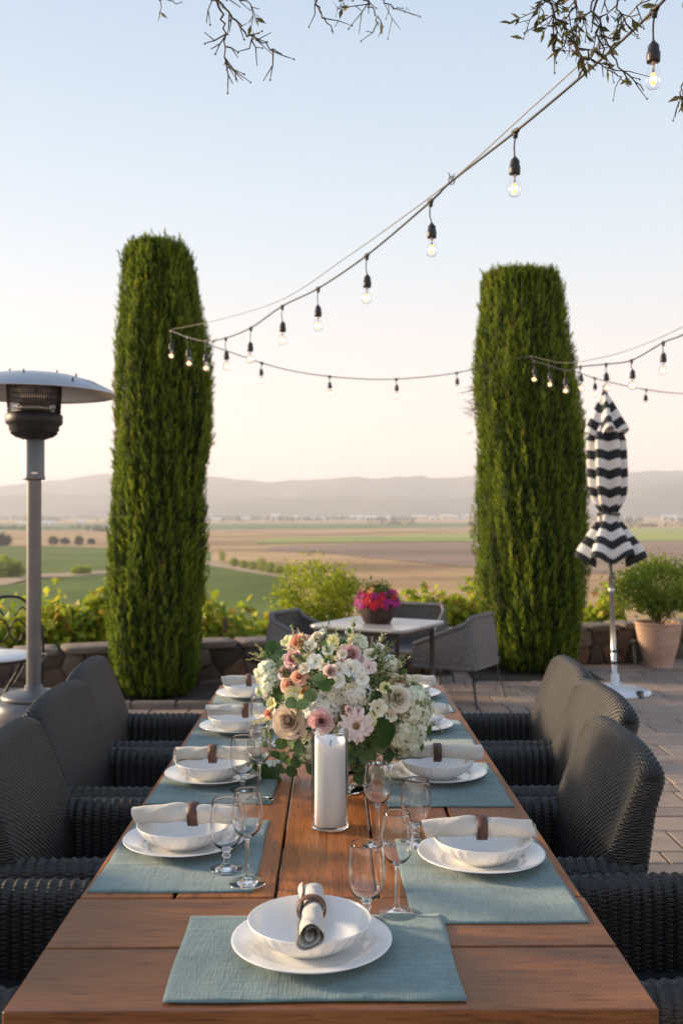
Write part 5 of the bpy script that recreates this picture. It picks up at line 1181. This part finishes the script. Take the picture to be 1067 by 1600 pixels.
    # feathery sprigs
    SP = [((415, 1030), (391, 1018), 'filler_cream', 26, .012), ((412, 1026), (400, 1004), 'filler_cream', 22, .011), ((420, 1036), (386, 1028), 'filler_cream', 20, .010), ((505, 1000), (514, 965), 'green_leaf', 12, .016), ((520, 1003), (528, 975), 'filler_cream', 24, .012), ((535, 1005), (552, 978), 'green_leaf', 12, .014),
          ((460, 1000), (456, 976), 'filler_cream', 16, .010), ((545, 1003), (558, 990), 'filler_cream', 22, .013), ((430, 1118), (392, 1122), 'filler_cream', 34, .014), ((428, 1124), (388, 1138), 'filler_cream', 30, .013), ((425, 1120), (398, 1108), 'filler_cream', 26, .012), ((430, 1128), (405, 1152), 'filler_cream', 24, .012),
          ((575, 1030), (604, 1016), 'filler_cream', 26, .014), ((572, 1026), (590, 1008), 'filler_cream', 22, .013), ((570, 1082), (612, 1036), 'olive_leaf', 22, .026), ((576, 1080), (622, 1042), 'olive_leaf', 22, .026), ((568, 1078), (598, 1040), 'olive_leaf', 18, .024), ((580, 1058), (606, 1030), 'filler_cream', 26, .013),
          ((500, 1060), (470, 1048), 'green_leaf', 14, .018), ((505, 1062), (520, 1030), 'green_leaf', 12, .016), ((535, 1070), (560, 1052), 'green_leaf', 14, .020), ((640, 1140), (676, 1128), 'green_leaf', 18, .022), ((645, 1146), (672, 1152), 'green_leaf', 16, .022), ((642, 1150), (662, 1166), 'green_leaf', 14, .020),
          ((470, 1010), (442, 1012), 'filler_cream', 22, .012), ((492, 1012), (476, 1022), 'filler_cream', 22, .012), ((520, 1058), (498, 1044), 'filler_cream', 22, .012), ((648, 1120), (690, 1140), 'filler_cream', 24, .012), ((600, 1100), (582, 1082), 'green_leaf', 12, .016), ((470, 1100), (462, 1124), 'green_leaf', 10, .014)]
    for i, (a, c, mat, n, lf) in enumerate(SP):
        sprig(bq(*a, 1.0), bq(*c, .95)+np.array([0, -.03, 0]), n, lf, mat, b, org, 700+i, .006, .34 if mat != 'olive_leaf' else .2)
    for i in range(64):
        a = rng.uniform(-.35, 1.25)*PI; q = rng.uniform(.55, .92); x = 530+118*q*math.cos(a); y = 1090-112*q*math.sin(a); L = rng.uniform(18, 38)
        mt = ['filler_cream', 'green_leaf', 'filler_cream', 'green_leaf', 'olive_leaf', 'eucalyptus'][i % 6]
        c0 = bq(x, y, .95); e = bq(x+L*math.cos(a), y-L*math.sin(a), .95); e = e+np.array([0, rng.uniform(-.045, 0), .012]); sprig(c0, e, int(rng.uniform(14, 24)), rng.uniform(.012, .021), mt, b, org, 900+i, .006, .36)
    # little green buds on the top
    for i, (x, y) in enumerate([(513, 963), (552, 975), (457, 977), (603, 1072), (608, 1078), (509, 1030), (545, 984)]):
        p = bq(x, y, 1.2 if y > 1020 else 1)+np.array([0, -.02, 0]); rr = .0065; m = MB(); lathe(m, [(0, -1), (.7, -.7), (1, 0), (.75, .7), (.2, 1.1), (0, 1.15)], 10); me = m.mesh('bud', M['green_leaf']); o = mobj('bud', me, b); o.location = tuple(p-org); o.scale = (rr,)*3
        s = MB(); q = bq(x+rng.uniform(-4, 4), y+34, .9); tube(s, crom3([p, (p+q)/2+np.array([.004, 0, 0]), q], 4), .0012, 5); s.obj('stem', M['green_stem'], b, org=org)
    # leaves, each one a piece
    euc = [disc_leaf('eucalyptus', t, a, i) for i, (t, a) in enumerate([(.1, .9), (.3, .95), (.5, .85), (.65, .8), (.85, .7), (.4, .62)])]
    grn = [disc_leaf('green_leaf', t, a, 20+i) for i, (t, a) in enumerate([(.2, .75), (.45, .8), (.6, .6), (.05, .95)])]
    def leaf(x, y, rp, k, mes, ang=None, cam_pull=1.0, d=None):
        p = bq(x, y, k) if d is None else P(x, y, d); n_ = outdir(p, cam_pull)+rng.normal(0, .28, 3); n_ /= np.linalg.norm(n_); a = ang if ang is not None else rng.uniform(0, 2*PI)
        up = np.array([math.cos(a), 0, math.sin(a)]); up = up-n_*np.dot(up, n_); up /= np.linalg.norm(up); sd = np.cross(up, n_); o = mobj('leaf', mes, b)
        L = 2*rp*p[1]/F; q = p-up*L*.5-org; Mx = Matrix([[sd[0]*L, up[0]*L, n_[0]*L, q[0]], [sd[1]*L, up[1]*L, n_[1]*L, q[1]], [sd[2]*L, up[2]*L, n_[2]*L, q[2]], [0, 0, 0, 1]]); o.matrix_local = Mx
    D = -PI/2
    for (x, y, rp, k, me, a) in [(426, 1013, 15, .9, grn[0], PI/2), (414, 1023, 11, .95, grn[1], 2.6), (439, 1027, 13, .9, euc[0], .5), (599, 1147, 22, 1.18, grn[3], -.9), (574, 1181, 15, 1.1, euc[2], -.6), (605, 1182, 13, 1.05, euc[0], -1.2), (558, 1194, 12, 1.0, euc[1], D), (546, 1182, 11, 1, euc[0], -2), (584, 1201, 12, 1.0, euc[1], D), (592, 1166, 12, 1.05, euc[3], -.8),
                                   (622, 1168, 12, 1.0, euc[1], -.6), (641, 1170, 15, 1.05, grn[1], -.5), (564, 1212, 13, 1, euc[0], D), (578, 1222, 11, .9, euc[1], D), (552, 1226, 9, .9, euc[2], D), (432, 1179, 14, 1.1, euc[2], -2), (447, 1184, 11, 1.1, euc[1], D), (416, 1162, 8, 1.1, grn[0], 2.5), (404, 1194, 12, 1.1, grn[1], -2.2), (391, 1196, 8, 1.1, euc[4], -2.6), (414, 1204, 11, 1.05, euc[0], D), (428, 1208, 11, 1.1, euc[1], D),
                                   (439, 1200, 10, 1.1, euc[3], -1.2), (437, 1220, 8, 1.1, euc[4], D), (423, 1221, 9, 1.1, euc[5], D), (445, 1241, 12, 1.1, grn[2], -1.7), (432, 1236, 11, 1.0, euc[5], -2.4), (456, 1204, 9, 1.1, euc[1], -1), (463, 1190, 9, 1.1, euc[0], D), (418, 1145, 9, 1.1, euc[2], 3), (406, 1084, 6, 1.1, grn[1], PI), (455, 1098, 9, 1.2, euc[1], 0), (473, 1100, 9, 1.2, euc[2], .5), (497, 1062, 10, 1.15, euc[2], 1),
                                   (507, 1072, 10, 1.15, grn[0], -.5), (514, 1066, 9, 1.1, grn[1], 0), (486, 1086, 10, 1.1, euc[1], 2), (540, 1168, 9, 1.1, euc[1], D), (556, 1170, 12, 1.05, euc[0], D), (488, 1200, 10, .9, euc[0], D), (476, 1182, 11, .95, euc[1], D), (470, 1168, 11, 1.0, euc[2], -2), (455, 1162, 10, 1.05, euc[3], -2.4), (440, 1160, 10, 1.05, euc[1], -2.6), (534, 1210, 11, .9, euc[0], D), (520, 1196, 12, .9, euc[1], D), (505, 1206, 10, .9, euc[0], D),
                                   (600, 1207, 10, 1, euc[3], D), (590, 1214, 9, 1, euc[0], D), (660, 1148, 10, 1.0, grn[0], -.6), (655, 1162, 10, 1.0, grn[2], -1), (668, 1140, 8, 1.0, grn[1], .2), (403, 1078, 7, 1, euc[3], 2.6), (430, 1088, 12, .95, euc[0], -2), (566, 1240, 8, .8, grn[0], -1.8)]:
        leaf(x, y, rp*1.12, k, me, a)
    for i in range(120):
        a = rng.uniform(0, 2*PI); q = rng.uniform(.45, 1.0); x = 528+118*q*math.cos(a); y = 1092+102*q*math.sin(a)
        leaf(x, y, rng.uniform(5, 10), rng.uniform(.80, 1.0), r.choice(euc+grn), None, .5)
    # trailing stems
    for pts in [[(470, 1150), (448, 1178), (436, 1205), (446, 1250)], [(468, 1145), (430, 1160), (410, 1180), (392, 1195)], [(460, 1160), (440, 1190), (425, 1222)], [(560, 1160), (568, 1195), (578, 1228)], [(590, 1150), (600, 1180), (602, 1212)], [(550, 1160), (556, 1200), (552, 1230)], [(636, 1150), (652, 1160), (662, 1150)], [(472, 1160), (480, 1190), (492, 1214)], [(450, 1180), (462, 1205), (470, 1222)]]:
        m = MB(); c = crom3([bq(x, y, 1.08) for x, y in pts], 6); tube(m, c, np.linspace(.0018, .0008, len(c)), 5); m.obj('stem', M['green_stem'], b, org=org)
# ------------------------------------------------------------------ string lights
def build_lights():
    bulbp = smooth_prof([(.0115, .0), (.0120, -.008), (.0165, -.022), (.0235, -.040), (.0250, -.052), (.0225, -.065), (.014, -.0745), (.004, -.078), (0, -.0782)], 4); inner = bulbp.copy(); inner[:, 0] = np.maximum(inner[:, 0]-.0008, 0); inner[-1, 1] += .0008
    gm = lathe(MB(), np.vstack([bulbp, inner[::-1]]), 28).mesh('bulb', M['clear_glass'])
    sk = lathe(MB(), [(0, .062), (.004, .062), (.009, .055), (.0155, .048), (.0165, .044), (.0165, .030), (.0195, .028), (.0200, .020), (.0195, .004), (.0185, 0), (.0, -.001)][::-1], 24).mesh('socket', M['black_plastic'])
    f = MB(); lathe(f, [(0, -.066), (.006, -.062), (.0088, -.050), (.0065, -.034), (0, -.028)], 10); fil = f.mesh('filament', M['filament_glow'])
    f = MB(); lathe(f, [(.0089, -.056), (.0096, -.052), (.0096, -.047), (.0089, -.044)], 10); core = f.mesh('filament_core', M['filament_core'])
    st = MB(); tube(st, [(0, 0, 0), (0, 0, -.03)], [.006, .003], 8); stm = st.mesh('glass_stem', M['steel'])
    def string(lab, cord, cable, att, drop, rc=.0045, rk=.0022, loc=None, tie=None):
        pts = crom3([P(*q) for q in cord], 10); o0 = pts[0]; t = thing('string_lights', lab, 'string lights', tuple(o0), 0, 'festoon light strings over the patio')
        m = MB(); tube(m, pts-o0, rc, 8); m.obj('cord', M['cord_black'], t)
        if cable: m = MB(); tube(m, crom3([P(*q) for q in cable], 8)-o0, rk, 8); m.obj('support_cable', M['cable_grey'], t)
        if tie is not None: m = MB(); q = P(*tie)-o0; tube(m, [q+np.array([.012*math.cos(a), 0, .016*math.sin(a)]) for a in np.linspace(0, 2*PI, 13)], .0022, 5); tube(m, [q, q+np.array([-.012, 0, .030])], .002, 5); tube(m, [q, q+np.array([.010, 0, .026])], .002, 5); m.obj('cable_tie', M['black_plastic'], t)
        rr = random.Random(len(lab))
        for k, a in enumerate(att):
            q = P(*a)-o0; i = np.argmin(np.linalg.norm(pts-o0-q, axis=1)); q = pts[i]-o0; T = pts[min(i+1, len(pts)-1)]-pts[max(i-1, 0)]; T /= np.linalg.norm(T)
            dr = drop; m = MB(); tube(m, [q-T*.020, q-T*.010, q+T*.010, q+T*.020], [.006, .010, .010, .006], 8); tube(m, [q, q+np.array([0, 0, -.022])], [.011, .008], 8); m.obj('cord_tap', M['black_plastic'], t)
            sw = np.array([rr.uniform(-.006, .006), rr.uniform(-.006, .006), -dr]); m = MB(); tube(m, crom3([q+np.array([0, 0, -.015]), q+np.array([-.004, 0, -dr*.55]), q+sw], 4), .0030, 6); m.obj('drop_wire', M['cord_black'], t)
            s = mobj('socket', sk, t); s.location = tuple(q+sw+np.array([0, 0, -.058])); s.rotation_euler = (rr.uniform(-.05, .05), rr.uniform(-.05, .05), rr.uniform(0, 6)); g = mobj('bulb', gm, s); mobj('filament', fil, s); mobj('filament_core', core, s); mobj('glass_stem', stm, s)
    string('nearest string of bulbs rising from the left cypress to the top right corner', [(1085, -55, 2.65), (1025, 10, 2.87), (920, 107, 3.15), (806, 203, 3.45), (705, 282, 3.85), (673, 313, 4.05), (573, 398, 4.65), (497, 450, 5.25), (441, 478, 5.82), (392, 512, 6.35), (353, 528, 6.92), (322, 533, 7.3), (294, 527, 7.62), (268, 517, 7.9)],
           [(1060, -60, 2.72), (998, 4, 2.92), (934, 71, 3.12), (820, 176, 3.45), (708, 278, 3.84), (620, 345, 4.35), (540, 402, 4.9), (440, 468, 5.8), (340, 500, 7.0), (268, 515, 7.9)],
           [(1025, 10, 2.87), (806, 203, 3.45), (673, 313, 4.05), (573, 398, 4.65), (497, 450, 5.25), (441, 478, 5.82), (392, 512, 6.35), (353, 528, 6.92), (322, 535, 7.3), (294, 530, 7.62), (268, 518, 7.9)], .092, tie=(706, 280, 3.84))
    string('far string of small bulbs sagging between the two cypresses', [(318, 536, 8.0), (345, 545, 8.6), (409, 567, 8.8), (460, 580, 8.9), (515, 588, 9.0), (570, 592, 9.15), (619, 592, 9.3), (670, 588, 9.4), (714, 582, 9.5), (752, 573, 9.6), (800, 562, 9.35), (828, 556, 9.22)], None, [(409, 567, 8.8), (515, 588, 9.0), (619, 592, 9.3), (714, 582, 9.5)], .050, .0045)
    string('string of bulbs leaving the right cypress towards the right edge', [(1130, 470, 5.0), (1075, 518, 5.6), (1038, 534, 6.05), (988, 562, 6.6), (948, 568, 7.1), (908, 572, 7.75), (885, 578, 8.2), (859, 570, 8.75), (835, 563, 9.1), (828, 556, 9.2)],
           [(1130, 476, 5.0), (1067, 510, 5.7), (1000, 540, 6.6), (940, 558, 7.2), (880, 566, 8.2), (828, 555, 9.2)], [(1038, 534, 6.05), (988, 562, 6.6), (948, 568, 7.1), (908, 570, 7.75), (885, 578, 8.2), (859, 570, 8.75), (835, 563, 9.1)], .062)
    string('lowest string of small bulbs running right behind the striped umbrella', [(880, 572, 9.5), (930, 590, 9.6), (970, 600, 9.7), (1011, 608, 9.8), (1067, 614, 10.0), (1150, 612, 10.3)], None, [(930, 590, 9.6), (1011, 608, 9.8)], .05)
# ------------------------------------------------------------------ olive branches overhead
def build_olive():
    rng = np.random.default_rng(31); t = thing('olive_tree', 'olive tree reaching over the table with bare twigs and small leaf tufts', 'tree', (3.4, -2.2, 0)); org = np.array([3.4, -2.2, 0])
    m = MB(); tube(m, crom3([(3.4, -2.2, -.1), (3.3, -2.1, 1.0), (3.1, -1.7, 2.0), (2.8, -1.0, 2.9)], 8), np.linspace(.17, .11, 25), 14); m.obj('trunk', M['bark'], t, org=org)
    limbs = [[(2.8, -1.0, 2.9), (2.5, .6, 3.7), (1.9, 2.0, 3.9), (1.2, 2.8, 3.8), (.9, 3.1, 3.7)], [(2.5, .6, 3.7), (1.2, 1.6, 4.1), (.2, 2.4, 4.05), (-.6, 2.9, 3.8), (-1.0, 3.1, 3.6)]]
    for L in limbs: m = MB(); c = crom3(L, 8); tube(m, c, np.linspace(.10, .02, len(c)), 10); m.obj('limb', M['bark'], t, org=org)
    LP = []; LD = []
    def twig(pts, r0, side, leafy, depth=0, smooth=True):
        m = MB(); c = crom3(pts, 6); c[1:-1] += rng.normal(0, .004, c[1:-1].shape); tube(m, c, np.linspace(r0, r0*.35, len(c)), 5)
        for k in range(int(side*.7)):
            i = rng.integers(int(len(c)*.25), len(c)-1); a = c[i]; T = c[min(i+1, len(c)-1)]-c[i-1]; T /= np.linalg.norm(T)+1e-9; s = unit(1, rng)[0]; s[1] *= .5; d = T*.7+s*.8+np.array([0, 0, -.25]); d /= np.linalg.norm(d); L = rng.uniform(.03, .085)
            b = a+d*L*.5+rng.normal(0, .006, 3); e = b+(d+rng.normal(0, .35, 3))*L*.5; tube(m, [a, b, e], [r0*.5, r0*.42, r0*.25], 4)
            if rng.uniform() < .7: f = b+(d+rng.normal(0, .8, 3))*L*.35; tube(m, [b, f], [r0*.4, r0*.25], 4)
            # dried bud tips
            tube(m, [e, e+d*.004], [r0*.7, r0*.5], 4)
            if rng.uniform() < leafy:
                for q in range(rng.integers(3, 7)): LP.append(b+(e-b)*rng.uniform(0, 1)); LD.append(d+unit(1, rng)[0]*.9)
        m.obj('twig', M['twig'], t, org=org)
    T = lambda *a: [P(*q) for q in a]
    d = 2.75
    up = lambda x, y, dz, dx=0: P(x, y, d)+np.array([dx, .1, dz])
    # left bare twigs (photograph directions)
    twig([up(300, -70, .45, -.1)]+T((318, -60, d), (345, 15, d), (352, 55, d), (350, 100, d)), .0045, 16, 0)
    twig([up(318, -60, .4)]+T((318, -40, d), (352, 10, 2.72), (382, 48, 2.72), (405, 62, 2.7), (440, 82, 2.7)), .0042, 16, 0)
    twig(T((330, -30, d), (372, -5, d), (405, 12, d)), .0030, 6, .1)
    twig([up(480, -60, .5, -.1)]+T((488, -30, 2.8), (498, 10, 2.8), (510, 32, 2.8), (521, 50, 2.8)), .0036, 7, 0)
    twig([up(560, -70, .5)]+T((560, -40, 2.85), (572, -5, 2.85), (585, 18, 2.85), (590, 38, 2.85)), .0036, 9, .45)
    twig(T((575, -20, 2.85), (600, 0, 2.85), (618, 8, 2.85), (640, 14, 2.85)), .0026, 5, .5)
    twig(T((520, -20, 2.8), (535, 0, 2.8), (545, 6, 2.8)), .002, 3, .2)
    twig([up(235, -60, .5)]+T((240, -30, 2.9), (262, -4, 2.9), (285, 5, 2.9)), .003, 4, .8)
    # right leafy twigs
    twig([up(900, -90, .4)]+T((890, -50, 2.6), (872, 0, 2.6), (866, 40, 2.6), (862, 60, 2.6)), .0040, 12, .35)
    twig([up(860, -90, .4)]+T((850, -40, 2.6), (862, 0, 2.6), (890, 50, 2.6), (915, 75, 2.6), (935, 100, 2.6)), .0040, 16, 1.0)
    twig([up(960, -90, .4)]+T((950, -50, 2.55), (935, 0, 2.55), (945, 50, 2.55), (965, 90, 2.55), (1008, 138, 2.55)), .0042, 14, .25)
    twig(T((930, 20, 2.55), (940, 70, 2.55), (962, 110, 2.55), (985, 132, 2.55)), .003, 8, .1)
    twig([up(1000, -80, .4)]+T((985, -40, 2.6), (965, 5, 2.6), (985, 35, 2.6), (1002, 55, 2.6)), .0036, 12, .9)
    twig(T((905, -40, 2.62), (900, 0, 2.62), (885, 25, 2.62), (878, 45, 2.62)), .0034, 12, 1.0)
    twig(T((880, -30, 2.6), (850, 0, 2.6), (838, 10, 2.6)), .003, 7, .9)
    twig(T((940, -30, 2.6), (925, 10, 2.6), (905, 30, 2.6), (895, 60, 2.6)), .003, 9, .9)
    twig([up(1100, 0, .5, .2)]+T((1095, 60, 2.5), (1078, 110, 2.5), (1064, 140, 2.5), (1062, 165, 2.5)), .003, 7, .2)
    twig([up(1090, -90, .4, .1)]+T((1070, -60, 2.6), (1030, -20, 2.6), (1000, 10, 2.6)), .0036, 8, .8)
    P_ = np.array(LP); D_ = np.array(LD); n = len(P_); L = rng.uniform(.024, .042, n); V, Fq = kites(P_, D_, unit(n, rng), L, L*rng.uniform(.28, .42, n), .12)
    mobj('foliage', npmesh('foliage', V-org, Fq, M['olive_leaf'], False, np.repeat(rng.uniform(0, 1, n), 2)), t, 'stuff')
    n = 5200; c = np.array([(1.9, 1.6, 4.5), (.6, 2.2, 4.6), (2.9, .2, 4.2), (-.5, 2.6, 4.4), (2.9, -1.6, 4.3)]); p = c[rng.integers(5, size=n)]+rng.normal(0, 1, (n, 3))*np.array([.42, .42, .20]); p = p[p[:, 2] > 3.2+.25*p[:, 1].clip(0, 3)*.6]
    n = len(p); V, Fq = kites(p, unit(n, rng), unit(n, rng), rng.uniform(.03, .06, n), rng.uniform(.010, .018, n)); mobj('crown', npmesh('crown', V-org, Fq, M['olive_leaf'], False, np.repeat(rng.uniform(0, 1, n), 2)), t, 'stuff')
build_bouquet(); build_lights(); build_olive()
